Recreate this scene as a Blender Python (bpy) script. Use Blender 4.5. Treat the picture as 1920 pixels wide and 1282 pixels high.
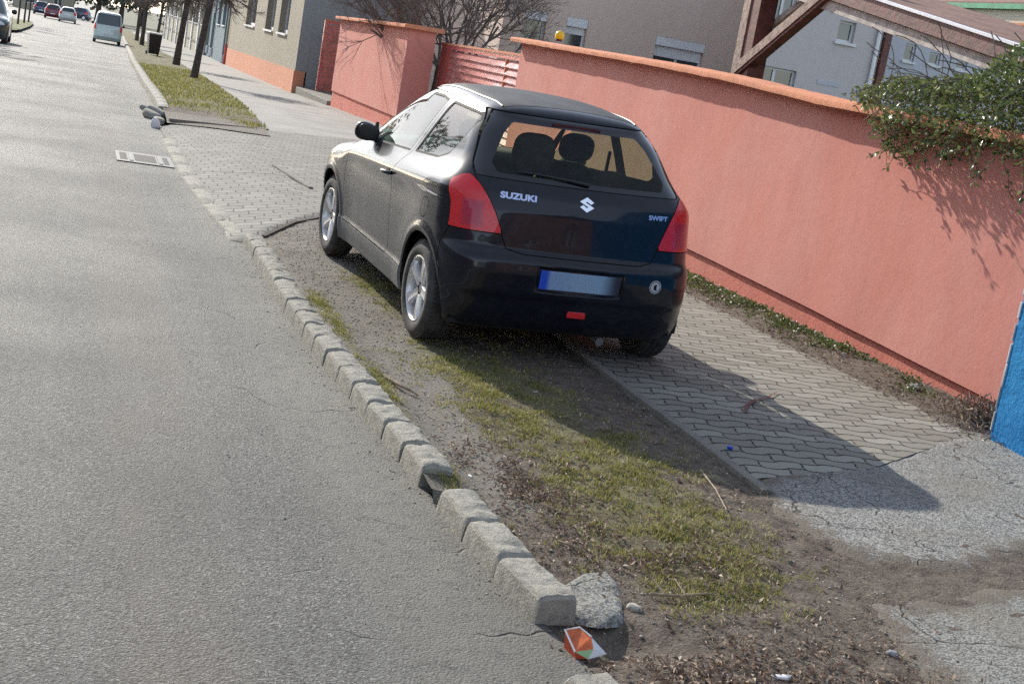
import bpy, bmesh, math, random
import numpy as np
from mathutils import Vector, Matrix
R = math.radians
rng = np.random.default_rng(7)
random.seed(7)
sc = bpy.context.scene
for o in list(bpy.data.objects):
    bpy.data.objects.remove(o)

# ------------------------------------------------------------------ camera
cam_d = bpy.data.cameras.new('camera')
cam = bpy.data.objects.new('camera', cam_d)
sc.collection.objects.link(cam)
sc.camera = cam
YAW, PITCH, ROLL, CAM_H = .3232, .1918, .1724, 1.7763
fw = np.array([math.sin(YAW) * math.cos(PITCH), math.cos(YAW) * math.cos(PITCH), -math.sin(PITCH)])
rt = np.array([math.cos(YAW), -math.sin(YAW), 0.])
up = np.cross(rt, fw)
c_, s_ = math.cos(ROLL), math.sin(ROLL)
rt, up = c_ * rt + s_ * up, -s_ * rt + c_ * up
m = Matrix.Identity(4)
for i in range(3):
    m[i][0], m[i][1], m[i][2] = rt[i], up[i], -fw[i]
m[2][3] = CAM_H
cam.matrix_world = m
cam_d.sensor_width = 36
cam_d.lens = 36 * 2665.14 / 1920
cam_d.clip_start = .05
cam_d.clip_end = 3000

# ------------------------------------------------------------------ world, sun, exposure
sun_dir = Vector((-.76, 2.72, 1.42)).normalized()          # towards the sun
sun_el = math.asin(sun_dir.z)
sun_az = math.atan2(sun_dir.x, sun_dir.y)
w = bpy.data.worlds.new('World')
sc.world = w
w.use_nodes = True
nt = w.node_tree
sky = nt.nodes.new('ShaderNodeTexSky')
sky.sky_type = 'NISHITA'
sky.sun_disc = False
sky.sun_elevation = sun_el
sky.sun_rotation = sun_az
sky.air_density = .85
sky.dust_density = .55
sky.ozone_density = .8
hs = nt.nodes.new('ShaderNodeHueSaturation')
hs.inputs['Saturation'].default_value = .60
nt.links.new(sky.outputs[0], hs.inputs['Color'])
nt.links.new(hs.outputs[0], nt.nodes['Background'].inputs[0])
nt.nodes['Background'].inputs[1].default_value = .15
sd = bpy.data.lights.new('sun', 'SUN')
sd.energy = 3.2
sd.angle = R(.53)
sd.color = (1, .935, .83)
sun = bpy.data.objects.new('sun', sd)
sc.collection.objects.link(sun)
sun.rotation_euler = sun_dir.to_track_quat('Z', 'Y').to_euler()
sun.location = (-5, 20, 12)
vs = sc.view_settings
vs.view_transform = 'Standard'
vs.look = 'None'
vs.exposure = .93
vs.gamma = 1
vs.use_curve_mapping = False
sc.cycles.use_denoising = False
sc.cycles.max_bounces = 8
sc.cycles.sample_clamp_indirect = 2.5
sc.cycles.transparent_max_bounces = 16
sc.cycles.caustics_reflective = False
sc.cycles.caustics_refractive = False

# ------------------------------------------------------------------ helpers
COL = sc.collection


def tag(o, label=None, cat=None, group=None, kind=None):
    if label: o['label'] = label
    if cat: o['category'] = cat
    if group: o['group'] = group
    if kind: o['kind'] = kind
    return o


def empty(name, loc=(0, 0, 0), rz=0):
    o = bpy.data.objects.new(name, None)
    o.location = loc
    o.rotation_euler = (0, 0, rz)
    o.empty_display_size = .2
    COL.objects.link(o)
    return o


def link(name, me, mat=None, parent=None):
    o = bpy.data.objects.new(name, me)
    COL.objects.link(o)
    if mat is not None and len(me.materials) == 0:
        me.materials.append(mat)
    if parent is not None:
        o.parent = parent
    return o


def mk(name, V, F, mat, parent=None, smooth=False, normals=None, attr=None, mats=None, midx=None):
    """one mesh object; F an (n,k) array or a list of tuples"""
    me = bpy.data.meshes.new(name)
    V = np.asarray(V, np.float32)
    if isinstance(F, np.ndarray):
        n, k = F.shape
        me.vertices.add(len(V))
        me.vertices.foreach_set('co', V.ravel())
        me.loops.add(n * k)
        me.loops.foreach_set('vertex_index', F.astype(np.int32).ravel())
        me.polygons.add(n)
        me.polygons.foreach_set('loop_start', np.arange(0, n * k, k, dtype=np.int32))
        me.polygons.foreach_set('loop_total', np.full(n, k, np.int32))
        me.update(calc_edges=True)
    else:
        me.from_pydata([tuple(map(float, v)) for v in V], [], [tuple(f) for f in F])
        me.update()
    if attr:
        for an, av in attr.items():
            a = me.attributes.new(an, 'FLOAT', 'POINT')
            a.data.foreach_set('value', np.asarray(av, np.float32))
    if mats:
        for mm in mats: me.materials.append(mm)
        me.polygons.foreach_set('material_index', np.asarray(midx, np.int32))
    if smooth:
        me.polygons.foreach_set('use_smooth', np.ones(len(me.polygons), bool))
    me.validate()
    if normals is not None and len(normals) == len(me.vertices):
        me.normals_split_custom_set_from_vertices([tuple(map(float, q)) for q in normals])
    return link(name, me, mat, parent)


class MB:
    """collects shapes into one mesh"""
    def __init__(s): s.v = []; s.f = []

    def add(s, V, F):
        n = len(s.v)
        s.v += [tuple(map(float, v)) for v in V]
        s.f += [tuple(int(i) + n for i in f) for f in F]

    def box(s, x0, x1, y0, y1, z0, z1, M=None, ch=0.0):
        if ch > 0:
            pts = []
            c = ch
            prof = [(x0 + c, y0), (x1 - c, y0), (x1, y0 + c), (x1, y1 - c), (x1 - c, y1), (x0 + c, y1), (x0, y1 - c), (x0, y0 + c)]
            xm, ym = (x0 + x1) / 2, (y0 + y1) / 2
            for z, k in ((z0, 1), (z0 + c, 0), (z1 - c, 0), (z1, 1)):
                for (x, y) in prof:
                    if k:
                        x += c * .8 * np.sign(xm - x); y += c * .8 * np.sign(ym - y)
                    pts.append((x, y, z))
            F = [tuple(range(7, -1, -1)), tuple(range(24, 32))]
            for r in range(3):
                for i in range(8):
                    j = (i + 1) % 8
                    F.append((r * 8 + i, r * 8 + j, r * 8 + 8 + j, r * 8 + 8 + i))
        else:
            pts = [(x0, y0, z0), (x1, y0, z0), (x1, y1, z0), (x0, y1, z0), (x0, y0, z1), (x1, y0, z1), (x1, y1, z1), (x0, y1, z1)]
            F = [(3, 2, 1, 0), (4, 5, 6, 7), (0, 1, 5, 4), (1, 2, 6, 5), (2, 3, 7, 6), (3, 0, 4, 7)]
        if M is not None:
            pts = [tuple(M @ Vector(p)) for p in pts]
        s.add(pts, F)

    def bar(s, a, b, w, h, upv=(0, 0, 1)):
        """square bar from a to b; w sideways, h along upv"""
        a, b, u = Vector(a), Vector(b), Vector(upv)
        d = (b - a).normalized()
        sd_ = d.cross(u).normalized()
        u = sd_.cross(d).normalized()
        P = []
        for p in (a, b):
            for i, j in ((-1, -1), (1, -1), (1, 1), (-1, 1)):
                P.append(p + sd_ * i * w / 2 + u * j * h / 2)
        s.add(P, [(0, 1, 2, 3), (7, 6, 5, 4), (0, 4, 5, 1), (1, 5, 6, 2), (2, 6, 7, 3), (3, 7, 4, 0)])

    def tube(s, pts, rad, n=8, cap=True):
        pts = [Vector(p) for p in pts]
        if not hasattr(rad, '__len__'): rad = [rad] * len(pts)
        P = []
        u = None
        for i, p in enumerate(pts):
            d = (pts[min(i + 1, len(pts) - 1)] - pts[max(i - 1, 0)]).normalized()
            if u is None:
                u = d.orthogonal().normalized()
            u = (u - d * u.dot(d)).normalized()
            v = d.cross(u)
            for k in range(n):
                a = 2 * math.pi * k / n
                P.append(p + (u * math.cos(a) + v * math.sin(a)) * rad[i])
        F = []
        for i in range(len(pts) - 1):
            for k in range(n):
                j = (k + 1) % n
                F.append((i * n + k, i * n + j, i * n + n + j, i * n + n + k))
        if cap:
            F.append(tuple(range(n - 1, -1, -1)))
            F.append(tuple(range((len(pts) - 1) * n, len(pts) * n)))
        s.add(P, F)

    def lathe(s, prof, n=32, M=None, closed=False):
        """prof list of (axis, radius) turned round the X axis"""
        P = []
        for a, r in prof:
            for k in range(n):
                t = 2 * math.pi * k / n
                P.append(Vector((a, r * math.cos(t), r * math.sin(t))))
        F = []
        m_ = len(prof)
        for i in range(m_ if closed else m_ - 1):
            i2 = (i + 1) % m_
            for k in range(n):
                j = (k + 1) % n
                F.append((i * n + k, i * n + j, i2 * n + j, i2 * n + k))
        if M is not None: P = [M @ p for p in P]
        s.add(P, F)

    def prism(s, poly, axis, a, b):
        """extrude a 2D polygon along axis 0/1/2 between a and b"""
        n = len(poly)
        P = []
        for t in (a, b):
            for p in poly:
                q = list(p); q.insert(axis, t); P.append(q)
        F = [tuple(range(n - 1, -1, -1)), tuple(range(n, 2 * n))]
        for i in range(n):
            j = (i + 1) % n
            F.append((i, j, n + j, n + i))
        s.add(P, F)

    def build(s, name, mat, parent=None, smooth=False, bevel=0):
        me = bpy.data.meshes.new(name)
        me.from_pydata(s.v, [], s.f)
        bm = bmesh.new(); bm.from_mesh(me)
        bmesh.ops.delete(bm, geom=[v for v in bm.verts if not v.link_faces], context='VERTS')
        bmesh.ops.recalc_face_normals(bm, faces=bm.faces)
        if bevel > 0:
            bmesh.ops.bevel(bm, geom=bm.edges[:], offset=bevel, segments=2, affect='EDGES', profile=.5)
        bm.to_mesh(me); bm.free()
        if smooth:
            me.polygons.foreach_set('use_smooth', np.ones(len(me.polygons), bool))
            me.set_sharp_from_angle(angle=R(40))
        return link(name, me, mat, parent)


def blob(sx, sy, sz, e=3.0, nu=20, nv=12, M=None):
    """rounded-box (superellipsoid) verts, faces"""
    P = []
    for i in range(nv + 1):
        ph = -math.pi / 2 + math.pi * i / nv
        for j in range(nu):
            th = 2 * math.pi * j / nu
            f = lambda c: math.copysign(abs(c) ** (2 / e), c)
            v = Vector((sx * f(math.cos(ph)) * f(math.cos(th)), sy * f(math.cos(ph)) * f(math.sin(th)), sz * f(math.sin(ph))))
            P.append(M @ v if M is not None else v)
    F = []
    for i in range(nv):
        for j in range(nu):
            k = (j + 1) % nu
            F.append((i * nu + j, i * nu + k, (i + 1) * nu + k, (i + 1) * nu + j))
    return P, F


def smooth01(t):
    t = np.clip(t, 0, 1)
    return t * t * (3 - 2 * t)


def vnoise(x, y, s=1.0, seed=0):
    """smooth value noise in numpy, 0..1"""
    x = np.asarray(x) * s + seed * 17.3; y = np.asarray(y) * s + seed * 5.7
    xi = np.floor(x).astype(np.int64); yi = np.floor(y).astype(np.int64)
    fx = x - xi; fy = y - yi
    fx = fx * fx * (3 - 2 * fx); fy = fy * fy * (3 - 2 * fy)
    def hsh(a, b):
        h = (a * 374761393 + b * 668265263 + seed * 974711) & 0xffffffff
        h = ((h ^ (h >> 13)) * 1274126177) & 0xffffffff
        return ((h ^ (h >> 16)) & 0xffff) / 65535.
    return (hsh(xi, yi) * (1 - fx) + hsh(xi + 1, yi) * fx) * (1 - fy) + (hsh(xi, yi + 1) * (1 - fx) + hsh(xi + 1, yi + 1) * fx) * fy


def fbm(x, y, s=1.0, seed=0, o=4):
    r, a, t = 0, .5, 0
    for k in range(o):
        r = r + a * vnoise(x, y, s * 2 ** k, seed + k * 3); t += a; a *= .5
    return r / t


# ------------------------------------------------------------------ materials
class NT:
    def __init__(s, name):
        s.m = bpy.data.materials.new(name)
        s.m.use_nodes = True
        s.t = s.m.node_tree
        s.b = s.t.nodes['Principled BSDF']
        s.out = s.t.nodes['Material Output']
        s.co = s.n('ShaderNodeTexCoord').outputs['Object']

    def n(s, typ, **k):
        q = s.t.nodes.new(typ)
        for a, v in k.items(): setattr(q, a, v)
        return q

    def l(s, a, b): s.t.links.new(a, b)

    def val(s, sock, v):
        if hasattr(v, 'is_linked') or isinstance(v, bpy.types.NodeSocket): s.l(v, sock)
        else: sock.default_value = v

    def noise(s, scale, detail=4, rough=.55, vec=None, dist=0):
        q = s.n('ShaderNodeTexNoise')
        q.inputs['Scale'].default_value = scale
        q.inputs['Detail'].default_value = detail
        q.inputs['Roughness'].default_value = rough
        q.inputs['Distortion'].default_value = dist
        s.l(vec or s.co, q.inputs['Vector'])
        return q.outputs[0]

    def voro(s, scale, feature='F1', vec=None, out='Distance'):
        q = s.n('ShaderNodeTexVoronoi', feature=feature)
        q.inputs['Scale'].default_value = scale
        s.l(vec or s.co, q.inputs['Vector'])
        return q.outputs[out]

    def math(s, op, a, b=0., c=0., clamp=False):
        q = s.n('ShaderNodeMath', operation=op)
        q.use_clamp = clamp
        s.val(q.inputs[0], a); s.val(q.inputs[1], b)
        if len(q.inputs) > 2: s.val(q.inputs[2], c)
        return q.outputs[0]

    def ramp(s, v, a, b, lo=0., hi=1.):
        q = s.n('ShaderNodeMapRange')
        q.interpolation_type = 'SMOOTHSTEP'
        s.l(v, q.inputs[0])
        for i, x in zip((1, 2, 3, 4), (a, b, lo, hi)): q.inputs[i].default_value = x
        return q.outputs[0]

    def mix(s, f, a, b, mode='MIX'):
        q = s.n('ShaderNodeMix', data_type='RGBA', blend_type=mode)
        s.val(q.inputs[0], f)
        for i, x in ((6, a), (7, b)):
            if isinstance(x, (tuple, list)): x = tuple(x) + (1,) if len(x) == 3 else tuple(x)
            s.val(q.inputs[i], x)
        return q.outputs[2]

    def scalevec(s, sx, sy, sz, rot=(0, 0, 0)):
        q = s.n('ShaderNodeMapping')
        q.inputs['Scale'].default_value = (sx, sy, sz)
        q.inputs['Rotation'].default_value = rot
        s.l(s.co, q.inputs['Vector'])
        return q.outputs[0]

    def sep(s):
        q = s.n('ShaderNodeSeparateXYZ'); s.l(s.co, q.inputs[0]); return q.outputs

    def attr(s, name):
        q = s.n('ShaderNodeAttribute', attribute_name=name); return q.outputs['Fac']

    def bump(s, hgt, dist, strength=1.0):
        q = s.n('ShaderNodeBump')
        q.inputs['Distance'].default_value = dist
        q.inputs['Strength'].default_value = strength
        s.l(hgt, q.inputs['Height'])
        s.l(q.outputs[0], s.b.inputs['Normal'])
        return q

    def base(s, c, rough=.8, metal=0., spec=.5):
        if isinstance(c, (tuple, list)): c = tuple(c) + (1,) if len(c) == 3 else c
        s.val(s.b.inputs['Base Color'], c)
        s.val(s.b.inputs['Roughness'], rough)
        s.val(s.b.inputs['Metallic'], metal)
        s.b.inputs['Specular IOR Level'].default_value = spec
        return s


def simple(name, col, rough=.6, metal=0., spec=.5, var=.25, scale=3., bump=0., bscale=40., coat=0.):
    t = NT(name)
    n1 = t.noise(scale, 5)
    c2 = tuple(max(0, x * (1 - var)) for x in col)
    c1 = tuple(min(1, x * (1 + var)) for x in col)
    t.base(t.mix(t.ramp(n1, .3, .7), c2, c1), rough, metal, spec)
    if bump: t.bump(t.noise(bscale, 4), bump)
    t.b.inputs['Coat Weight'].default_value = coat
    return t.m


def asphalt_mat():
    t = NT('asphalt')
    x, y, z = t.sep()
    fine = t.noise(120, 4, .8)
    ag = t.voro(105)
    big = t.noise(.55, 4, .6)
    streak = t.noise(1.0, 5, .6, vec=t.scalevec(5.0, .22, 1))
    col = t.mix(t.ramp(fine, .33, .68), (.048, .048, .045), (.19, .19, .177))
    chip = t.voro(88, out='Color')
    cs = t.n('ShaderNodeSeparateColor'); t.l(chip, cs.inputs[0])
    col = t.mix(t.math('MULTIPLY', t.ramp(cs.outputs[0], .62, .80), t.ramp(ag, .55, .30)), col, (.33, .325, .30))
    col = t.mix(t.math('MULTIPLY', t.ramp(cs.outputs[1], .70, .85), .8), col, (.035, .034, .032))
    grit = t.math('MULTIPLY', t.ramp(t.math('ADD', x, t.math('MULTIPLY', t.noise(2.2, 4), .5)), 1.22, 1.5), t.ramp(t.noise(11, 5, .7), .38, .55))
    col = t.mix(grit, col, (.165, .16, .14))
    col = t.mix(t.ramp(big, .35, .7, 0, .35), col, (.11, .112, .108))
    col = t.mix(t.ramp(streak, .45, .7, 0, .25), col, (.20, .197, .185))
    # worn brownish wheel track
    d = t.math('ABSOLUTE', t.math('SUBTRACT', x, .48))
    tr = t.math('MULTIPLY', t.ramp(d, .10, .30, .50, 0), t.ramp(t.noise(.8, 3), .3, .65))
    col = t.mix(tr, col, (.150, .130, .112))
    # dusty gutter and cracks along the kerb
    gut = t.math('MULTIPLY', t.ramp(t.math('ADD', x, t.math('MULTIPLY', t.noise(3, 3), .35)), 1.25, 1.65), .28)
    col = t.mix(gut, col, (.15, .143, .125))
    mp = t.n('ShaderNodeVectorMath', operation='ADD')
    dn = t.n('ShaderNodeTexNoise'); dn.inputs['Scale'].default_value = 4; t.l(t.co, dn.inputs['Vector'])
    sc_ = t.n('ShaderNodeVectorMath', operation='SCALE'); sc_.inputs['Scale'].default_value = .35
    t.l(dn.outputs['Color'], sc_.inputs[0]); t.l(t.co, mp.inputs[0]); t.l(sc_.outputs[0], mp.inputs[1])
    cr = t.voro(.9, 'DISTANCE_TO_EDGE', vec=mp.outputs[0])
    crm = t.math('MULTIPLY', t.ramp(cr, .0, .008, 1, 0), t.ramp(t.noise(1.3, 2), .46, .56))
    oil = t.math('MULTIPLY', t.ramp(t.voro(1.7), .05, .02), t.ramp(t.noise(.7, 2), .45, .55))
    col = t.mix(t.math('MULTIPLY', oil, .75), col, (.03, .03, .03))
    crm = t.math('MULTIPLY', crm, t.ramp(x, .75, 1.15))
    col = t.mix(t.math('MULTIPLY', crm, .75), col, (.03, .03, .03))
    t.base(col, t.ramp(big, .3, .7, .66, .76), 0, .33)
    h = t.math('ADD', t.math('MULTIPLY', fine, .9), t.math('MULTIPLY', ag, -.6))
    h = t.math('SUBTRACT', h, t.math('MULTIPLY', crm, 1.5))
    h = t.math('ADD', h, t.math('MULTIPLY', t.noise(45, 3), .25))
    t.bump(h, .011, .9)
    return t.m


def rough_asphalt_mat(name, a, b, chips):
    t = NT(name)
    ag = t.voro(95, vec=t.co)
    fine = t.noise(130, 4, .8)
    cs = t.n('ShaderNodeSeparateColor'); t.l(t.voro(125, out='Color'), cs.inputs[0])
    col = t.mix(t.ramp(cs.outputs[0], .25, .85), a, b)
    col = t.mix(t.ramp(fine, .5, .66, 0, .8), col, chips)
    col = t.mix(t.ramp(t.noise(1.6, 4), .45, .7, 0, .45), col, (.20, .175, .14))
    mp = t.n('ShaderNodeVectorMath', operation='ADD')
    dn = t.n('ShaderNodeTexNoise'); dn.inputs['Scale'].default_value = 5; t.l(t.co, dn.inputs['Vector'])
    sc_ = t.n('ShaderNodeVectorMath', operation='SCALE'); sc_.inputs['Scale'].default_value = .3
    t.l(dn.outputs['Color'], sc_.inputs[0]); t.l(t.co, mp.inputs[0]); t.l(sc_.outputs[0], mp.inputs[1])
    cr = t.math('MULTIPLY', t.ramp(t.voro(1.5, 'DISTANCE_TO_EDGE', vec=mp.outputs[0]), 0, .011, 1, 0), t.ramp(t.noise(2.3, 3), .42, .55))
    col = t.mix(t.math('MULTIPLY', cr, .8), col, (.03, .028, .025))
    ed = t.math('ADD', t.attr('edge'), t.math('MULTIPLY', t.math('SUBTRACT', t.noise(9, 5, .7), .5), 1.6))
    col = t.mix(t.ramp(ed, .35, .75, 0, .9), col, (.15, .127, .10))
    t.base(col, .9, 0, .2)
    h = t.math('SUBTRACT', t.math('MULTIPLY', ag, -.5), t.math('MULTIPLY', cr, 1.2))
    h = t.math('ADD', h, t.math('MULTIPLY', fine, .6))
    t.bump(h, .007, .9)
    return t.m


def paver_mat(name, pal, wave=True, L=.24, Hh=.12, rot=0., joint=(.030, .028, .026)):
    """interlocking concrete blocks: rows of bricks whose edges wave in and out"""
    t = NT(name)
    mp = t.n('ShaderNodeMapping'); mp.inputs['Rotation'].default_value = (0, 0, rot)
    t.l(t.co, mp.inputs['Vector'])
    sp = t.n('ShaderNodeSeparateXYZ'); t.l(mp.outputs[0], sp.inputs[0])
    u, v = sp.outputs[0], sp.outputs[1]
    k = 2 * math.pi
    if wave:
        def tri(s_, per, amp, off=0.):
            a = t.math('SINE', t.math('ADD', t.math('MULTIPLY', s_, k / per), off))
            a = t.math('MULTIPLY', a, 1.5)
            a = t.math('MINIMUM', t.math('MAXIMUM', a, -1), 1)
            return t.math('MULTIPLY', a, amp)
        v2 = t.math('ADD', v, tri(u, L / 1., .015))
        u2 = t.math('ADD', u, tri(v, Hh, .007, .0))
    else:
        u2, v2 = u, v
    v2 = t.math('ADD', v2, t.math('MULTIPLY', t.noise(5, 2), .012))
    row = t.math('FLOOR', t.math('DIVIDE', v2, Hh))
    fv = t.math('SUBTRACT', v2, t.math('MULTIPLY', row, Hh))
    hj = t.math('MINIMUM', fv, t.math('SUBTRACT', Hh, fv))
    u3 = t.math('ADD', u2, t.math('MULTIPLY', t.math('PINGPONG', row, 1.), L / 2))
    cl = t.math('FLOOR', t.math('DIVIDE', u3, L))
    fu = t.math('SUBTRACT', u3, t.math('MULTIPLY', cl, L))
    vj = t.math('MINIMUM', fu, t.math('SUBTRACT', L, fu))
    joint_ = t.math('MAXIMUM', t.ramp(hj, .0045, .0105, 1, 0), t.ramp(vj, .002, .0065, 1, 0))
    cb = t.n('ShaderNodeCombineXYZ'); t.l(row, cb.inputs[0]); t.l(cl, cb.inputs[1])
    wn = t.n('ShaderNodeTexWhiteNoise'); t.l(cb.outputs[0], wn.inputs['Vector'])
    rnd = wn.outputs['Value']
    col = t.mix(t.math('POWER', rnd, 1.5), pal[2], pal[1])
    fine = t.noise(160, 3, .7)
    col = t.mix(t.ramp(fine, .3, .7, 0, .5), col, tuple(c * .62 for c in pal[0]))
    col = t.mix(t.ramp(t.noise(1.1, 4), .42, .68, 0, .5), col, pal[2])
    jm = t.math('MULTIPLY', joint_, t.ramp(t.noise(9, 3), .25, .5, .6, 1))
    col = t.mix(jm, col, joint)
    t.base(col, .85, 0, .25)
    h = t.math('SUBTRACT', t.math('MULTIPLY', fine, .12), joint_)
    h = t.math('ADD', h, t.math('MULTIPLY', rnd, .25))
    t.bump(h, .008, .9)
    return t.m


def dirt_mat():
    t = NT('verge_soil')
    x, y, z = t.sep()
    g = t.attr('green'); gr = t.attr('gravel')
    fine = t.noise(110, 5, .75)
    mid = t.noise(16, 5, .65)
    peb = t.voro(70)
    soil = t.mix(t.ramp(mid, .3, .7), (.085, .068, .054), (.19, .158, .128))
    soil = t.mix(t.ramp(fine, .48, .72, 0, .8), soil, (.32, .28, .22))
    grav = t.mix(t.ramp(peb, .15, .5), (.36, .335, .28), (.20, .183, .15))
    grav = t.mix(t.ramp(fine, .35, .7, 0, .7), grav, (.135, .12, .10))
    grav = t.mix(t.ramp(t.noise(2.2, 4), .4, .62, 0, .6), grav, (.25, .235, .205))
    moss = t.mix(t.ramp(fine, .3, .7), (.10, .10, .035), (.22, .215, .08))
    col = t.mix(t.ramp(t.math('ADD', gr, t.math('MULTIPLY', t.math('SUBTRACT', fine, .5), .9)), .35, .6), soil, grav)
    col = t.mix(t.ramp(t.math('ADD', g, t.math('MULTIPLY', t.math('SUBTRACT', mid, .5), 1.)), .4, .75, 0, .62), col, moss)
    t.base(col, .92, 0, .25)
    h = t.math('ADD', fine, t.math('MULTIPLY', peb, -.5))
    h = t.math('ADD', h, mid)
    t.bump(h, .014, .9)
    return t.m


def plaster_mat(name, col, stain, bump=.004, scale=1.3, dark=.25, fine=60):
    t = NT(name)
    n1 = t.noise(scale, 6, .6)
    n2 = t.noise(7, 5, .6, vec=t.scalevec(1, 1, .25))
    c = t.mix(t.ramp(n1, .38, .68, 0, .55), col, stain)
    c = t.mix(t.ramp(n2, .5, .75, 0, dark), c, tuple(x * .72 for x in col))
    st_ = t.noise(3.2, 5, .6, vec=t.scalevec(1.6, 1.6, .12))
    c = t.mix(t.ramp(st_, .56, .74, 0, dark), c, tuple(x * .80 for x in stain))
    c = t.mix(t.ramp(t.noise(fine, 4, .7), .35, .7, 0, .25), c, tuple(x * .75 for x in col))
    t.base(c, .88, 0, .25)
    h = t.math('ADD', t.noise(fine, 5, .7), t.math('MULTIPLY', t.noise(4, 4), 2.5))
    t.bump(h, bump, 1.)
    return t.m


def leaf_mat(name, a, b, c, rough=.4, trans=.25, spec=.5):
    t = NT(name)
    k = t.attr('tint')
    col = t.mix(t.ramp(k, 0, .6), a, b)
    col = t.mix(t.ramp(k, .75, 1), col, c)
    t.base(col, rough, 0, spec)
    tr = t.n('ShaderNodeBsdfTranslucent'); t.l(col, tr.inputs[0])
    mx = t.n('ShaderNodeMixShader'); mx.inputs[0].default_value = trans
    t.l(t.b.outputs[0], mx.inputs[1]); t.l(tr.outputs[0], mx.inputs[2])
    t.l(mx.outputs[0], t.out.inputs[0])
    return t.m


def glass_mat(name, tint, refl=.9, rough=.02, grime=0.):
    """thin pane: clear tinted transmission plus mirror reflection by Fresnel"""
    t = NT(name)
    tr = t.n('ShaderNodeBsdfTransparent'); tr.inputs[0].default_value = tuple(tint) + (1,)
    gl = t.n('ShaderNodeBsdfGlossy'); gl.inputs['Roughness'].default_value = rough
    gl.inputs[0].default_value = (1, 1, 1, 1)
    fr = t.n('ShaderNodeFresnel'); geo = t.n('ShaderNodeNewGeometry')
    t.l(t.math('SUBTRACT', 1.52, t.math('MULTIPLY', geo.outputs['Backfacing'], 1.52 - 1 / 1.52)), fr.inputs[0])
    f = t.math('MULTIPLY', fr.outputs[0], refl * 1.6, clamp=True)
    mx = t.n('ShaderNodeMixShader')
    t.l(f, mx.inputs[0]); t.l(tr.outputs[0], mx.inputs[1]); t.l(gl.outputs[0], mx.inputs[2])
    last = mx.outputs[0]
    if grime > 0:
        df = t.n('ShaderNodeBsdfDiffuse'); df.inputs[0].default_value = (.5, .52, .5, 1)
        m2 = t.n('ShaderNodeMixShader')
        t.l(t.ramp(t.noise(14, 5, .7), .35, .75, grime * .35, grime), m2.inputs[0])
        t.l(last, m2.inputs[1]); t.l(df.outputs[0], m2.inputs[2]); last = m2.outputs[0]
    t.l(last, t.out.inputs[0])
    return t.m


def paint_mat():
    t = NT('dark_blue_car_paint')
    x, y, z = t.sep()
    fl = t.noise(90, 2)
    col = t.mix(t.ramp(fl, .45, .75, 0, .6), (.0035, .0045, .011), (.012, .016, .035))
    # road dust: thick on the flanks below the shoulder, thin elsewhere; top faces also carry painted sky sheen
    side = t.math('ABSOLUTE', x)
    streak = t.noise(5, 6, .65, vec=t.scalevec(1, 1.6, .5))
    lowz = t.ramp(z, .95, .55)
    sidem = t.ramp(side, .72, .80)
    rearfade = t.ramp(y, -.02, .22, .12, 1)
    dm = t.math('MULTIPLY', t.math('MULTIPLY', lowz, sidem), rearfade)
    dm = t.math('MULTIPLY', dm, t.ramp(streak, .25, .62, .55, 1))
    dm = t.math('MULTIPLY', dm, .30)
    sill = t.math('MULTIPLY', t.ramp(z, .42, .30, 0, .35), t.math('MULTIPLY', sidem, rearfade))
    dm = t.math('ADD', dm, sill)
    thin = t.ramp(t.noise(9, 6, .7), .4, .8, .015, .05)
    nrm = t.n('ShaderNodeNewGeometry'); nz = t.n('ShaderNodeSeparateXYZ'); t.l(nrm.outputs['Normal'], nz.inputs[0])
    dm = t.math('ADD', dm, t.ramp(nz.outputs[2], .25, .65, 0, .06))  # up-facing panels made paler to carry the bright sky sheen
    dm = t.math('ADD', dm, thin, clamp=True)
    dust = t.mix(t.ramp(t.noise(60, 4), .3, .7), (.21, .212, .205), (.30, .302, .295))
    col = t.mix(dm, col, dust)
    rough = t.math('ADD', t.math('MULTIPLY', dm, .6), .22)
    t.base(col, rough, 0, .2)
    t.val(t.b.inputs['Coat Weight'], t.math('SUBTRACT', .52, t.math('MULTIPLY', dm, .8), clamp=True))
    t.val(t.b.inputs['Coat Roughness'], t.math('ADD', t.math('MULTIPLY', dm, .4), .045))
    return t.m


def tail_mat():
    t = NT('red_lamp_lens')
    x, y, z = t.sep()
    rib = t.math('SINE', t.math('MULTIPLY', z, 900))
    # darker reflector pocket in the lower half of the lens
    ax_ = t.math('ABSOLUTE', x)
    d1 = t.ramp(t.math('ABSOLUTE', t.math('SUBTRACT', ax_, .685)), .035, .075, .8, 0)
    d2 = t.ramp(t.math('ABSOLUTE', t.math('SUBTRACT', z, .86)), .055, .095, .8, 0)
    pk = t.math('MULTIPLY', d1, d2)
    col = t.mix(pk, (.80, .012, .022), (.30, .015, .08))
    t.base(col, .25, 0, .5)
    t.b.inputs['Coat Weight'].default_value = .6
    t.b.inputs['Coat Roughness'].default_value = .03
    t.b.inputs['Subsurface Weight'].default_value = .25
    t.b.inputs['Subsurface Radius'].default_value = (.03, .004, .004)
    t.b.inputs['Subsurface Scale'].default_value = .5
    t.bump(rib, .0006, .4)
    return t.m


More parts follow.
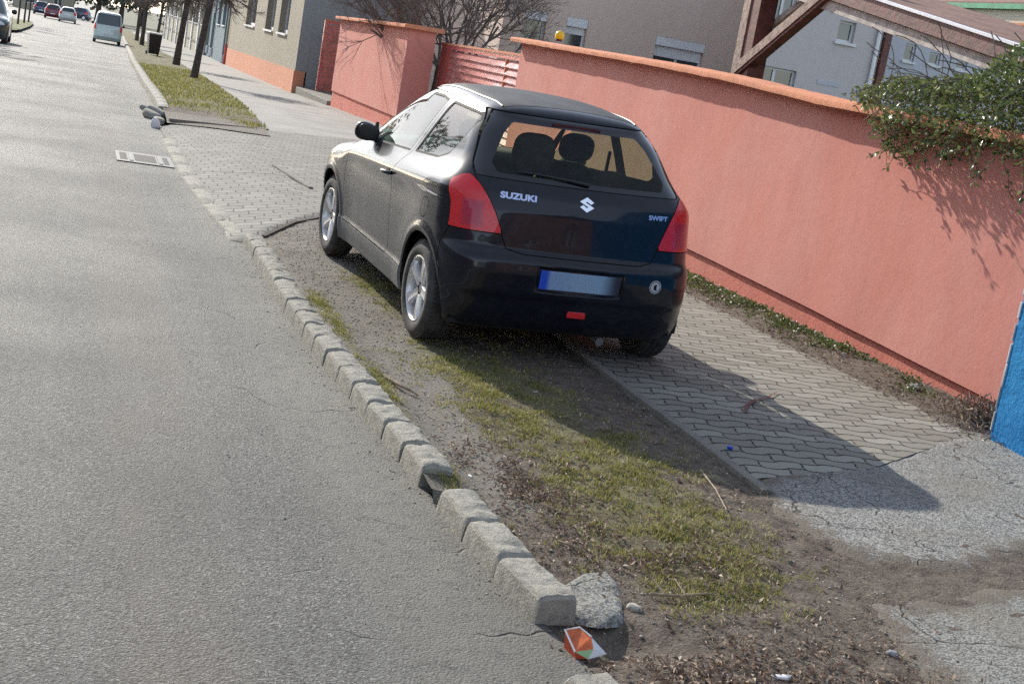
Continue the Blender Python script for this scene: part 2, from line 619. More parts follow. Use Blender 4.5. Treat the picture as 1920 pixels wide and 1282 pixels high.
M = {}
M['asphalt'] = asphalt_mat()
M['patch'] = rough_asphalt_mat('coarse_asphalt_patch', (.40, .395, .37), (.12, .12, .112), (.05, .05, .048))
M['pavers'] = paver_mat('wavy_paving_blocks', ((.29, .28, .24), (.37, .36, .31), (.22, .205, .17)), rot=R(3))
M['drive'] = paver_mat('driveway_blocks', ((.25, .245, .22), (.31, .30, .27), (.20, .195, .175)), rot=R(-3), L=.22, Hh=.165)
M['dirt'] = dirt_mat()
M['patch2'] = rough_asphalt_mat('worn_asphalt', (.34, .34, .315), (.14, .14, .13), (.08, .08, .07))
M['turf'] = simple('mown_turf', (.13, .14, .045), .95, var=.45, scale=1.6, bump=.03, bscale=14)
M['drain'] = simple('cast_drain', (.12, .12, .115), .6, var=.3, scale=20)
M['redslat'] = simple('gate_slat_red', (.66, .24, .21), .22, var=.2, scale=6, coat=.6)
M['yellow'] = simple('yellow_lens', (.80, .50, .01), .3)
M['stone'] = simple('pale_stone', (.40, .37, .31), .85, var=.4, scale=30)
M['stonegrey'] = simple('grey_stone', (.26, .27, .29), .85, var=.3, scale=30)
M['cartonorange'] = simple('carton_orange', (.62, .13, .03), .5, var=.3, scale=25)
M['cartonred'] = simple('carton_red', (.50, .07, .03), .5)
M['cartongreen'] = simple('carton_green', (.30, .50, .24), .5)
M['cartonwhite'] = simple('litter_white', (.72, .72, .72), .6, var=.08)
M['capblue'] = simple('cap_blue', (.01, .06, .50), .35)
M['redpaint'] = simple('faded_red_paint', (.16, .055, .05), .8)
M['stickc'] = simple('dry_wood', (.32, .25, .17), .85, var=.35, scale=40)
M['edgeshade'] = simple('shaded_block_edge', (.07, .058, .048), .95, var=.3, scale=20, bump=.01)  # shade of the step face given as a dark base colour
M['leaf'] = leaf_mat('brown_leaf_litter', (.15, .10, .075), (.27, .19, .14), (.48, .40, .32), .75, .15)
M['brick'] = simple('dark_brick', (.17, .095, .075), .85, var=.3, scale=4)
M['walk'] = simple('grey_pavement', (.25, .245, .225), .85, var=.18, scale=1.2, bump=.004, bscale=60)
M['land'] = simple('open_ground', (.10, .10, .06), .95, var=.3, scale=.2)
M['kerb'] = plaster_mat('kerb_concrete', (.41, .395, .34), (.20, .19, .16), .010, 22, .5, 85)
M['edging'] = plaster_mat('edging_concrete', (.24, .225, .195), (.15, .14, .12), .006, 6, .4, 70)
M['pink'] = plaster_mat('salmon_render', (.63, .245, .195), (.66, .32, .27), .0016, 1.1, .22, 45)
M['pinkbase'] = plaster_mat('salmon_plinth', (.60, .19, .14), (.62, .25, .19), .004, 2.0, .3, 45)
M['coping'] = plaster_mat('coping_orange', (.66, .27, .15), (.54, .24, .15), .006, 3, .4, 60)
M['blue'] = plaster_mat('blue_painted_render', (.012, .20, .50), (.03, .30, .60), .012, 2.2, .3, 30)
M['bluewhite'] = simple('flaked_white_edge', (.45, .5, .55), .8)
M['houseA'] = plaster_mat('grey_pink_render', (.75, .60, .50), (.78, .65, .56), .006, .8, .2, 40)
M['houseB'] = plaster_mat('blue_grey_render', (.56, .53, .52), (.60, .56, .55), .006, .9, .25, 30)
M['houseC'] = plaster_mat('pale_blue_render', (.52, .54, .60), (.48, .50, .55), .004, .6, .15, 30)
M['houseD'] = plaster_mat('cream_render', (.56, .52, .42), (.50, .47, .40), .004, .5, .15, 30)
M['tan'] = plaster_mat('tan_render', (.34, .30, .235), (.29, .26, .205), .004, .5, .3, 30)
M['tanside'] = plaster_mat('grey_teal_render', (.30, .32, .325), (.34, .35, .35), .004, .5, .2, 30)
M['teal'] = plaster_mat('slate_blue_render', (.20, .25, .27), (.17, .21, .23), .004, .5, .2, 30)
M['beige'] = plaster_mat('beige_render', (.42, .38, .29), (.38, .34, .26), .004, .5, .2, 30)
M['orange'] = plaster_mat('orange_plinth', (.62, .28, .17), (.56, .25, .16), .004, .8, .2, 30)
M['winglass'] = simple('window_glass_dark', (.035, .045, .055), .08, spec=.9, var=.3)
M['white'] = simple('white_frame', (.68, .69, .70), .5, var=.06)
M['shutter'] = simple('shutter_white', (.80, .81, .82), .5, var=.05)
M['redgate'] = simple('gate_red_paint', (.55, .10, .09), .35, var=.2, scale=6, coat=.3)
M['wood'] = simple('maroon_stained_wood', (.13, .045, .038), .6, var=.35, scale=9, bump=.004, bscale=25)
M['oldlitwood'] = simple('weathered_sunlit_timber', (.28, .205, .165), .75, var=.4, scale=14, bump=.006, bscale=20)  # weathered wood with the sunlight on it put into the colour
M['greywood'] = simple('grey_sunlit_board', (.42, .39, .36), .75, var=.25, scale=10, bump=.004, bscale=20)  # grey tone carries the sunlight falling on these timbers
M['metalwhite'] = simple('white_metal_flashing', (.75, .76, .80), .35, var=.05)
M['green'] = simple('green_gutter_paint', (.03, .24, .12), .5)
M['tile'] = simple('brown_roof_tile', (.20, .10, .07), .8, bump=.02, bscale=12)
M['bark'] = simple('dark_bark', (.075, .06, .052), .9, var=.35, scale=14, bump=.015, bscale=30)
M['twig'] = simple('bare_twig_bark', (.16, .13, .115), .9, var=.3, scale=20)
M['ivy'] = leaf_mat('glossy_ivy_leaf', (.070, .10, .032), (.17, .215, .075), (.30, .32, .14), .34, .25, .55)
M['weed'] = leaf_mat('weed_leaf', (.05, .085, .02), (.12, .16, .045), (.26, .20, .10), .5, .3)
M['grass'] = leaf_mat('grass_blade', (.12, .14, .032), (.32, .30, .095), (.56, .50, .33), .55, .35)
M['dead'] = leaf_mat('dry_litter', (.13, .085, .065), (.27, .19, .14), (.55, .47, .36), .8, .15)
M['farleaf'] = leaf_mat('far_foliage', (.03, .045, .03), (.07, .085, .05), (.10, .11, .06), .7, .2)
M['paint'] = paint_mat()
M['tail'] = tail_mat()
M['black'] = simple('black_plastic', (.012, .012, .014), .45, var=.2)
M['gap'] = simple('panel_gap_shadow_rubber', (.004, .004, .005), .8, var=.1)
M['frit'] = simple('black_glass_border', (.006, .006, .008), .05, spec=.8, var=.05, coat=.5)
M['seat'] = simple('charcoal_seat_fabric', (.022, .022, .028), .9, var=.2, scale=30)
M['liner'] = simple('cabin_lining', (.030, .028, .026), .9, var=.2)
M['tyre'] = simple('tyre_rubber', (.060, .058, .056), .85, var=.35, scale=12, bump=.004, bscale=60)
M['rim'] = simple('alloy_silver', (.72, .72, .73), .30, .45, var=.06)
M['steel'] = simple('worn_steel', (.30, .29, .28), .4, .8, var=.3)
M['chrome'] = simple('badge_chrome', (.80, .81, .84), .16, 1., var=.02)
M['badge'] = simple('badge_blue_white', (.55, .62, .85), .25, .6, var=.03)
M['sideglass'] = glass_mat('side_window_glass', (.42, .66, .58), .5, .03, .10)
M['rearglass'] = glass_mat('rear_window_glass', (.88, .86, .66), .35, .02, .03)
M['frontglass'] = glass_mat('windscreen_glass', (.80, .86, .82), .6, .02, .05)

def roof_mat():
    t = NT('dusty_dark_roof_paint')
    dust = t.ramp(t.noise(6, 6, .65, vec=t.scalevec(1, .35, 1)), .3, .75, .05, .17)
    fine = t.ramp(t.noise(220, 3, .7), .4, .75, 0, .12)
    col = t.mix(t.math('ADD', dust, fine), (.006, .007, .012), (.26, .26, .25))
    t.base(col, .62, 0, .2)
    t.b.inputs['Coat Weight'].default_value = .03
    t.b.inputs['Coat Roughness'].default_value = .25
    return t.m


def plate_mat():
    t = NT('number_plate_face')
    x, y, z = t.sep()
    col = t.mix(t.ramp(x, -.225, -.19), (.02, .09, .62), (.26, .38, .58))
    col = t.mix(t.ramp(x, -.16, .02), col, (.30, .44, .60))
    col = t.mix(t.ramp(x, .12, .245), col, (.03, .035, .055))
    t.base(col, .4, 0, .4)
    return t.m


M['roof'] = roof_mat()
M['plate'] = plate_mat()
M['sticker'] = simple('white_sticker', (.62, .64, .66), .4, var=.03)
M['darkred'] = simple('dark_red_lens', (.07, .006, .008), .3)


# ------------------------------------------------------------------ levels of the ground
YR = [-60, 20, 30, 40, 60, 85, 100, 150, 300, 900]
ZR = [0, 0, -.08, -.25, -.65, -1.18, -1.4, -1.95, -3.2, -6]


def zr(y): return np.interp(y, YR, ZR)


HY = [-10, 3, 6.5, 8.0, 8.4, 10.8, 12.2, 14.5, 18, 22, 26]
HZ = [.02, .03, .035, .045, .05, .124, .14, .11, .075, .055, .02]


def Hg(x, y):
    """height of the pavement side"""
    x = np.asarray(x, float); y = np.asarray(y, float)
    hz = np.interp(y, HY, HZ)
    flat = smooth01((x - 3.5) / 1.4) * (1 - smooth01((y - 13) / 4))
    near = hz - np.maximum(hz - .048, 0) * flat + .014 * np.clip(x - 2.95, -1.2, .8) * (y < 16) * (1 - .8 * flat)
    far = zr(y) + .06
    k = smooth01((y - 20) / 5)
    z = near * (1 - k) + far * k
    ramp = smooth01((x - 1.32) / .9)          # the driveway falls to the road
    kk = smooth01((y - 10.75) / .7) * (1 - smooth01((y - 21) / 1.5))
    z = z * (1 - kk) + (.012 + (z - .012) * ramp) * kk
    rise = (1 - smooth01((x - 1.62) / .22)) * (1 - smooth01((y - 11.2) / .3))   # soil banked against the kerb
    z = z + rise * np.maximum(0, .070 - z) * (y > 5.3)
    return z


def kerbx(y):
    return np.interp(y, [0, 3.7, 4.26, 5, 6.25, 7.65, 9, 10.85, 11.45, 13, 15.6, 19, 21.3, 26, 33, 50, 86, 122, 151, 300],
                     [1.86, 1.70, 1.60, 1.55, 1.50, 1.44, 1.41, 1.44, 1.43, 1.33, 1.25, 1.26, 1.28, 1.43, 1.49, 1.82, 2.73, 3.49, 4.17, 8])


def strip(name, ys, xl, xr, nx, zf, mat, attr=None, smooth=True, parent=None):
    ys = np.asarray(ys, float)
    u = np.linspace(0, 1, nx)
    XL = xl(ys) if callable(xl) else np.full(len(ys), float(xl))
    XR = xr(ys) if callable(xr) else np.full(len(ys), float(xr))
    X = XL[:, None] + (XR - XL)[:, None] * u[None]
    Y = np.repeat(ys[:, None], nx, 1)
    Z = zf(X, Y)
    V = np.stack([X, Y, Z], -1).reshape(-1, 3)
    i = np.arange(len(ys) - 1)[:, None] * nx + np.arange(nx - 1)[None]
    F = np.stack([i, i + 1, i + nx + 1, i + nx], -1).reshape(-1, 4)
    at = None
    if attr: at = {k: f(X, Y).ravel() for k, f in attr.items()}
    return mk(name, V, F, mat, parent, smooth=smooth, attr=at)


def poly_sheet(name, poly, zf, mat, cell=.06, jag=.03, seed=3, attr=None):
    """irregular ground sheet filled by a grid clipped to a polygon"""
    P = np.array(poly, float)
    out = []
    for i in range(len(P)):                      # roughen the outline
        a, b = P[i], P[(i + 1) % len(P)]
        n = max(2, int(np.hypot(*(b - a)) / .07))
        for k in range(n):
            q = a + (b - a) * k / n
            d = (b - a) / np.hypot(*(b - a))
            j = (fbm(q[0], q[1], 7, seed) - .5) * 2 * jag if k else 0
            out.append((q[0] - d[1] * j, q[1] + d[0] * j))
    lo = P.min(0) - .1; hi = P.max(0) + .1
    nx = int((hi[0] - lo[0]) / cell) + 1; ny = int((hi[1] - lo[1]) / cell) + 1
    X, Y = np.meshgrid(np.linspace(lo[0], hi[0], nx), np.linspace(lo[1], hi[1], ny))
    V = np.stack([X.ravel(), Y.ravel(), np.zeros(X.size)], -1)
    i = (np.arange(ny - 1)[:, None] * nx + np.arange(nx - 1)[None]).ravel()
    T = np.concatenate([np.stack([i, i + 1, i + nx + 1], -1), np.stack([i, i + nx + 1, i + nx], -1)])
    g = sdpoly(V[:, 0], V[:, 1], out)
    V, T = clip(V, T, g)
    V[:, 2] = zf(V[:, 0], V[:, 1])
    at = {k: f(V[:, 0], V[:, 1]) for k, f in attr.items()} if attr else None
    return mk(name, V, T, mat, smooth=True, attr=at)


def sdpoly(px, py, poly):
    """signed distance to a polygon, negative inside"""
    px = np.asarray(px, float); py = np.asarray(py, float)
    d = np.full(px.shape, 1e9); ins = np.zeros(px.shape, bool)
    n = len(poly)
    for i in range(n):
        ax, ay = poly[i]; bx, by = poly[(i + 1) % n]
        ex, ey = bx - ax, by - ay
        t = np.clip(((px - ax) * ex + (py - ay) * ey) / (ex * ex + ey * ey + 1e-12), 0, 1)
        d = np.minimum(d, (px - ax - t * ex) ** 2 + (py - ay - t * ey) ** 2)
        c = (ay > py) != (by > py)
        with np.errstate(divide='ignore', invalid='ignore'):
            xx = ax + (py - ay) / (by - ay if by != ay else 1e-12) * ex
        ins ^= c & (px < xx)
    d = np.sqrt(d)
    return np.where(ins, -d, d)


def clip(V, T, g):
    """part of a triangle mesh where g < 0, cut exactly along g = 0"""
    g = np.where(np.abs(g) < 1e-7, 1e-7, g)
    s = g < 0
    n = s[T].sum(1)
    keep = [T[n == 3]]
    newV = []
    N = len(V)
    part = T[(n == 1) | (n == 2)]
    if len(part):
        ins = s[part]; cnt = ins.sum(1)
        odd = np.where((cnt == 1)[:, None], ins, ~ins)
        k = odd.argmax(1)
        r = np.arange(len(part))
        A = part[r, k]; B = part[r, (k + 1) % 3]; C = part[r, (k + 2) % 3]
        e1 = np.stack([np.minimum(A, B), np.maximum(A, B)], 1); e2 = np.stack([np.minimum(A, C), np.maximum(A, C)], 1)
        E = np.concatenate([e1, e2])
        key = E[:, 0].astype(np.int64) * N + E[:, 1]
        uq, inv = np.unique(key, return_inverse=True)
        a = uq // N; b = uq % N
        t = (g[a] / (g[a] - g[b]))[:, None]
        newV = V[a] + (V[b] - V[a]) * t
        P = N + inv[:len(part)]; Q = N + inv[len(part):]
        one = cnt == 1
        keep.append(np.stack([A[one], P[one], Q[one]], 1))
        two = ~one
        keep.append(np.stack([B[two], C[two], Q[two]], 1))
        keep.append(np.stack([B[two], Q[two], P[two]], 1))
    T2 = np.concatenate(keep)
    VV = np.concatenate([V, newV]) if len(newV) else V
    used, inv = np.unique(T2, return_inverse=True)
    return VV[used], inv.reshape(T2.shape)


# ================================================================== ground, road, pavements
ysR = np.concatenate([np.arange(-8, 30, .5), np.arange(30, 120, 3), np.arange(120, 901, 30)])
def road_wear(X, Y):
    z = np.broadcast_to(zr(Y), X.shape).copy()
    return z
tag(strip('ground', np.concatenate([np.arange(-60, 60, 4), np.arange(60, 901, 30)]), -400, 400, 5, lambda X, Y: zr(Y) - .16, M['land']), kind='structure')
tag(strip('road', ysR, -9.5, lambda y: kerbx(y) + .03, 26, road_wear, M['asphalt']), kind='structure')
tag(strip('far_pavement', ysR, -13, -9.5, 3, lambda X, Y: zr(Y) + .10, M['walk']), kind='structure')


def green_f(x, y):
    x = np.asarray(x, float); y = np.asarray(y, float)
    c = 2.42 + .10 * np.sin(y * 1.3)
    a = np.exp(-((x - c) / .42) ** 2) * smooth01((y - 4.0) / .5) * (1 - smooth01((y - 7.8) / .8))
    b = np.exp(-((x - 1.665) / .06) ** 2) * smooth01((y - 5.0) / .4) * (1 - smooth01((y - 8.9) / 1.0)) * .9
    c2 = np.exp(-((x - 2.17) / .15) ** 2 - ((y - 9.7) / .75) ** 2) * .95
    d = np.exp(-((x - 2.75) / .30) ** 2) * smooth01((y - 6) / 1.) * .35
    e = np.exp(-((x - 2.30) / .22) ** 2 - ((y - 4.35) / .3) ** 2) * .6
    k = np.exp(-((x - 1.72) / .08) ** 2 - ((y - 4.7) / .6) ** 2) * .7
    f = np.exp(-((x - 2.75) / .25) ** 2 - ((y - 4.55) / .25) ** 2) * .4
    n = fbm(x, y, 3.2, 11)
    return np.clip(np.maximum.reduce([a, b, c2, d, e, f, k]) * (.35 + 1.15 * n), 0, 1)


def gravel_f(x, y):
    x = np.asarray(x, float); y = np.asarray(y, float)
    e = np.interp(y, [5.0, 5.8, 6.4, 7.6, 9.5, 11, 12.6], [1.90, 1.92, 1.95, 2.06, 2.12, 2.3, 2.9])
    a = (1 - smooth01((x - e) / .22)) * smooth01((y - 4.6) / .9)
    b = np.exp(-((x - 3.1) / .8) ** 2 - ((y - 4.1) / .7) ** 2) * .5
    return np.clip(a * (.62 + .6 * fbm(x, y, 2.2, 5)) + b * fbm(x, y, 3, 9), 0, 1)


PAVE = [(3.27, 5.85), (3.55, 5.95), (4.07, 6.15), (4.6, 6.55), (5.12, 6.95), (5.60, 7.2), (5.60, 9.2), (5.60, 11.2), (5.60, 14.5), (3.27, 14.5)]
DRIVE = [(1.30, 11.42), (1.55, 11.46), (1.80, 12.0), (2.32, 12.80), (3.27, 13.3), (5.4, 13.6), (6.0, 13.7), (6.0, 19.6), (7.3, 20.0), (7.3, 29.5), (6.4, 29.5), (6.35, 25.0), (3.15, 23.1), (1.50, 21.7), (1.27, 21.2), (1.25, 19), (1.24, 15.6), (1.33, 13)]


def soil_z(X, Y):
    z = Hg(X, Y) - .004
    z = z + (fbm(X, Y, 9, 2) - .5) * .030 * (1 - .6 * gravel_f(X, Y)) + (fbm(X, Y, 30, 4) - .5) * .008
    # the two washed-out hollows where kerb stones are missing
    z = z - .035 * np.exp(-((X - 1.66) / .14) ** 2 - ((Y - 5.34) / .10) ** 2)
    z = z - .075 * np.exp(-((X - 1.80) / .24) ** 2 - ((Y - 3.98) / .13) ** 2)
    z = z - .03 * smooth01((1.75 - X) / .2) * smooth01((4.05 - Y) / .2)
    k_ = smooth01((kerbx(Y) + .165 - X) / .02) * (((Y > 4.15) & (Y < 5.17)) | ((Y > 5.50) & (Y < 11.46)) | (Y < 3.62))
    z = z - .13 * k_
    z = np.where((X < kerbx(Y) + .07) & (k_ < .01), np.maximum(z, -.012), z)
    # under the pavers it stays low
    z = z - .05 * smooth01(-(sdpoly(X, Y, PAVE) + .03) / .05) - .06 * smooth01(-(sdpoly(X, Y, DRIVE) + .10) / .08)
    return z


tag(strip('verge', np.arange(1.2, 13.6, .026), lambda y: kerbx(y) + .015, 6.05, 178, soil_z, M['dirt'],
          attr={'green': green_f, 'gravel': gravel_f}), kind='structure')
tag(poly_sheet('pavement', PAVE,
               lambda x, y: Hg(x, y) + .006 + (fbm(x, y, 2.5, 8) - .5) * .012, M['pavers'], jag=.02), kind='structure')
PATCH = [(3.12, 5.30), (3.16, 5.75), (3.36, 5.98), (4.1, 6.30), (5.18, 7.1), (5.55, 7.4), (6.1, 7.4), (6.1, 5.05), (4.9, 5.2), (4.36, 5.05), (3.73, 4.72), (3.34, 4.80), (3.14, 5.0)]
WORN = [(2.98, 4.46), (3.36, 4.55), (3.95, 4.72), (5.6, 5.0), (5.6, 1.9), (2.45, 1.9), (2.72, 3.6), (2.86, 4.15)]
tag(poly_sheet('asphalt_patch', PATCH,
               lambda x, y: Hg(x, y) + .006 + (fbm(x, y, 6, 8) - .5) * .012 - .022 * smooth01(1 + sdpoly(x, y, PATCH) / .10), M['patch'], jag=.10, attr={'edge': lambda x, y: np.clip(1 + sdpoly(x, y, PATCH) / .30, 0, 1) * (y < 6.0)}), kind='structure')
tag(poly_sheet('worn_asphalt_patch', WORN,
               lambda x, y: Hg(x, y) + .004 + (fbm(x, y, 4, 8) - .5) * .014 - .022 * smooth01(1 + sdpoly(x, y, WORN) / .14), M['patch2'], jag=.12, seed=9, attr={'edge': lambda x, y: np.clip(1 + sdpoly(x, y, WORN) / .45, 0, 1)}), kind='structure')
tag(poly_sheet('driveway', DRIVE,
               lambda x, y: Hg(x, y) + .020 - .019 * (1 - smooth01((x - 1.3) / .3)) - .035 * smooth01(1 + sdpoly(x, y, DRIVE) / .05) * (y < 14) + (fbm(x, y, 1.5, 8) - .5) * .02, M['drive'], cell=.10, jag=.015), kind='structure')
inner_y = [21.5, 23.2, 25.6, 31, 39, 56, 73, 98, 160]; inner_x = [2.9, 3.02, 3.16, 3.34, 3.59, 4.0, 4.7, 4.96, 5.5]
inner = lambda y: np.interp(y, inner_y, inner_x)
ysW = np.concatenate([np.arange(23, 60, 1.), np.arange(60, 161, 5)])
tag(strip('footpath', ysW, lambda y: inner(y) - .05, 11.5, 10, lambda X, Y: Hg(X, Y) + .004, M['walk']), kind='structure')
ysG = np.concatenate([np.arange(21.6, 30, .15), np.arange(30, 161, 1.)])
tag(strip('grass_strip', ysG, lambda y: kerbx(y) + .10, inner, 24, lambda X, Y: Hg(X, Y) + .03 + (fbm(X, Y, 2, 3) - .5) * .08 * smooth01((Y - 22) / 2), M['dirt'], attr={'green': lambda x, y: np.clip(smooth01((y - 23.4 - 2.2 * fbm(x, y, .8, 4)) / 2.0) * (.45 + .9 * fbm(x, y, .9, 9)) + np.exp(-((x - 2.85) / .22) ** 2 - ((y - 24) / .9) ** 2), 0, 1), 'gravel': lambda x, y: (1 - smooth01((y - 23) / 2)) * .75}), kind='structure')
tag(poly_sheet('traffic_island', [(-2.95, 72), (-2.75, 76), (-2.85, 95), (-3.0, 110), (-3.3, 118), (-4.6, 119), (-5.2, 100), (-4.6, 74), (-3.8, 70)],
               lambda x, y: zr(y) + .14, M['turf'], cell=1.0, jag=.1), kind='structure')


# ---- kerb stones
def kerb_mesh(name, L, seed, broken=0., low=False):
    n = 7 if low else 26
    LOWQ = low
    prof = [(0, -.08), (.002, .0), (.008, .06), (.014, .092), (.026, .107), (.05, .112), (.08, .113), (.10, .114), (.12, .114), (.14, .114), (.16, .113), (.182, .109), (.195, .098), (.202, 0), (.2, -.08)]
    V = []
    us = np.linspace(0, 1, n)
    for i, u in enumerate(us):
        y = u * L
        end = min(u, 1 - u) * L
        for j, (px, pz) in enumerate(prof):
            cx, cz = .1, .02
            rnd = 1 - .03 * math.exp(-end / .006)
            q = fbm(px * 1.0 + seed * 3.1, y + pz * 2, 22, seed) - .5
            q2 = fbm(px * 1.0 + pz, y, 7, seed + 4) - .5
            x = cx + (px - cx) * rnd + q * (.012 if pz > .105 else .005)
            z = cz + (pz - cz) * (rnd if pz > 0 else 1) + (q * .026 + q2 * .018 + (vnoise(px * 60, y * 60, 1, seed) - .5) * .006 if pz > .107 and 0 < i < n - 1 else (q * .010 + q2 * .016 if pz > .05 else 0))
            if broken and pz > .0:
                z -= broken * max(0, (u - .62) / .38) ** 2 * (.35 + 1.0 * vnoise(px, y, 18, seed))
            z -= .016 * math.exp(-end / .010) * (pz > .05)
            V.append((x, y + (fbm(px, pz, 16, seed + 9) - .5) * .012 * (1 if i in (0, n - 1) else 0), z))
    m_ = len(prof)
    F = [(i * m_ + j, i * m_ + j + 1, (i + 1) * m_ + j + 1, (i + 1) * m_ + j) for i in range(n - 1) for j in range(m_ - 1)]
    F.append(tuple(range(m_))); F.append(tuple(range((n - 1) * m_ + m_ - 1, (n - 1) * m_ - 1, -1)))
    me = bpy.data.meshes.new(name)
    me.from_pydata(V, [], [f[::-1] for f in F])
    me.materials.append(M['kerb'])
    me.polygons.foreach_set('use_smooth', np.ones(len(me.polygons), bool))
    me.set_sharp_from_angle(angle=R(24))
    me.update()
    return me


ORD = 'first second third fourth fifth sixth seventh eighth ninth tenth eleventh twelfth thirteenth fourteenth fifteenth sixteenth seventeenth'.split()
kv = [kerb_mesh('kerb_stone', .335, s) for s in (1, 2, 3, 5, 8)]
y = 5.47
for k in range(18):
    L = .333
    me = kv[k % 5]
    if k == 0: me = kerb_mesh('kerb_stone', .335, 14)
    o = link('kerb_stone', me)
    x0 = float(kerbx(y + .16)); sl = float(kerbx(y + .3) - kerbx(y))/.3
    o.location = (x0 - sl * .16, y + .006, random.uniform(-.006, .006) - .012 * smooth01((y - 9.5) / 2))
    o.rotation_euler = (random.uniform(-.012, .012), random.uniform(-.03, .03), -math.atan(sl) + random.uniform(-.012, .012))
    o.scale = (random.uniform(.74, .80), .95, .90)
    if k == 0: tag(o, 'kerb stone with an exposed dark end beside the upper gap in the kerb', 'kerb stone', 'kerb stones along the verge beside the car')
    elif k == 17: tag(o, 'last kerb stone of the raised row, at the corner of the block driveway', 'kerb stone', 'kerb stones along the verge beside the car')
    else: tag(o, ORD[k] + ' kerb stone from the upper gap in the raised row beside the car', 'kerb stone', 'kerb stones along the verge beside the car')
    y += L
for (ya, L, lab, s, dx) in ((4.86, .33, 'first kerb stone below the gap, rounded at its upper end', 21, .0), (4.50, .345, 'middle one of the three kerb stones between the two gaps', 23, .01), (4.12, .36, 'broad kerb stone with a dark broken end above the carton', 22, .02)):
    o = link('kerb_stone', kerb_mesh('kerb_stone', L, s))
    sl = float(kerbx(ya + .3) - kerbx(ya)) / .3
    o.location = (float(kerbx(ya + L / 2)) - sl * L / 2 + dx * 0, ya, 0)
    o.rotation_euler = (0, 0, -math.atan(sl)); o.scale = (.78, 1, .88)
    tag(o, lab, 'kerb stone', 'kerb stones along the verge beside the car')
o = link('kerb_stone', kerb_mesh('kerb_stone', .45, 31))
o.location = (1.63, 3.16, -.01); o.rotation_euler = (0, 0, .22); o.scale = (.8, 1, .76)
tag(o, 'lone kerb stone at the bottom edge of the photo below the carton', 'kerb stone', 'kerb stones along the verge beside the car')
# flush stones across the driveway and the far raised kerb
fm_ = kerb_mesh('flush_kerb_stone', .97, 41, low=True)
for k in range(8):
    ya = 11.55 + k * 1.0
    o = link('flush_kerb_stone', fm_)
    sl = float(kerbx(ya + .9) - kerbx(ya)) / .9
    o.location = (float(kerbx(ya)) - .06, ya, -.088); o.rotation_euler = (0, 0, -math.atan(sl))
    tag(o, 'sunken kerb stone along the block driveway edge, ' + ORD[k] + ' from the raised row', 'kerb stone', 'sunken kerb stones across the driveway')
far_me = kerb_mesh('far_kerb_stone', .98, 44, low=True)
ya = 24.4
while ya < 120:
    o = link('far_kerb_stone', far_me)
    L = 1.0 if ya < 60 else 3.0
    sl = float(kerbx(ya + L) - kerbx(ya)) / L
    o.location = (float(kerbx(ya)), ya, float(zr(ya)) + .03)
    o.rotation_euler = (math.atan(float(zr(ya + L) - zr(ya)) / L), 0, -math.atan(sl))
    o.scale = (1, L, 1)
    tag(o, 'far kerb stone edging the grass strip with the street trees', 'kerb stone', 'kerb stones along the far grass strip')
    ya += L
# broken kerb between y 19.5 and 24.3
rub = [(1.30, 22.0, .17, 'pale broken kerb piece standing at the far end of the driveway'), (1.24, 22.9, .20, 'broken kerb lump leaning towards the road beyond the driveway'),
       (1.36, 23.6, .2, 'flat broken kerb slab next to the far grass'), (1.20, 24.0, .14, 'small kerb fragment lying on the road by the far grass')]
for i, (bx, by, s, lab) in enumerate(rub):
    b = MB(); P, Fc = blob(s * .5, s * .9, s * .34, 3.6, 16, 10)
    P = [Vector(p) * (1 + .35 * (vnoise(p[0] * 9, p[1] * 9 + p[2] * 5, 1, i) - .5)) for p in P]
    b.add(P, Fc)
    o = b.build('broken_kerb_stone', M['kerb'], None, smooth=True)
    o.location = (bx, by, .03); o.rotation_euler = (.1 * i, .12, .4 * i)
    tag(o, lab, 'kerb stone', 'broken kerb pieces beyond the driveway')
# thin concrete edging between verge and pavement
def edging(name, pts, wd, hgt, lab):
    b = MB()
    for i in range(len(pts) - 1):
        a, c = Vector(pts[i]), Vector(pts[i + 1])
        b.bar(a, c, wd, hgt)
    o = b.build(name, M['edging'], None, bevel=.006)
    return tag(o, lab, 'edging')
pts = [(3.235 + .012 * math.sin(k * 1.7), 5.62 + k * .8, float(Hg(3.23, 5.62 + k * .8)) - .014) for k in range(9)]
edging('path_edging', pts, .055, .08, 'thin concrete edging between the grass and the wavy paving, partly in the car shadow')
a = (2.42, 15.6); b = (2.52, 14.4)
edging('driveway_edging', [(2.36, 16.9, float(Hg(2.36, 16.9)) + .03), (2.50, 14.9, float(Hg(2.5, 14.9)) + .03)], .05, .03, 'pale thin edging strip in the block driveway ahead of the front wheel')
# ledge where the driveway blocks end, its shade put into the colour
b = MB()
lp = [(1.62, 11.62), (1.72, 11.82), (1.95, 12.25), (2.32, 12.78), (2.9, 13.08)]
for i in range(len(lp) - 1):
    (ax_, ay_), (bx_, by_) = lp[i], lp[i + 1]
    b.bar((ax_, ay_, float(Hg(ax_, ay_)) - .018), (bx_, by_, float(Hg(bx_, by_)) - .018), .035, .07)
tag(b.build('driveway_border', M['edgeshade']), 'edge of the driveway blocks stepping down to the gravel, its shade painted dark', 'edging')
b = MB()
b.bar((1.44, 21.75, .09), (3.05, 23.05, .055), .05, .045)
tag(b.build('far_driveway_border', M['edging']), 'low dark concrete border at the far side of the block driveway', 'edging')
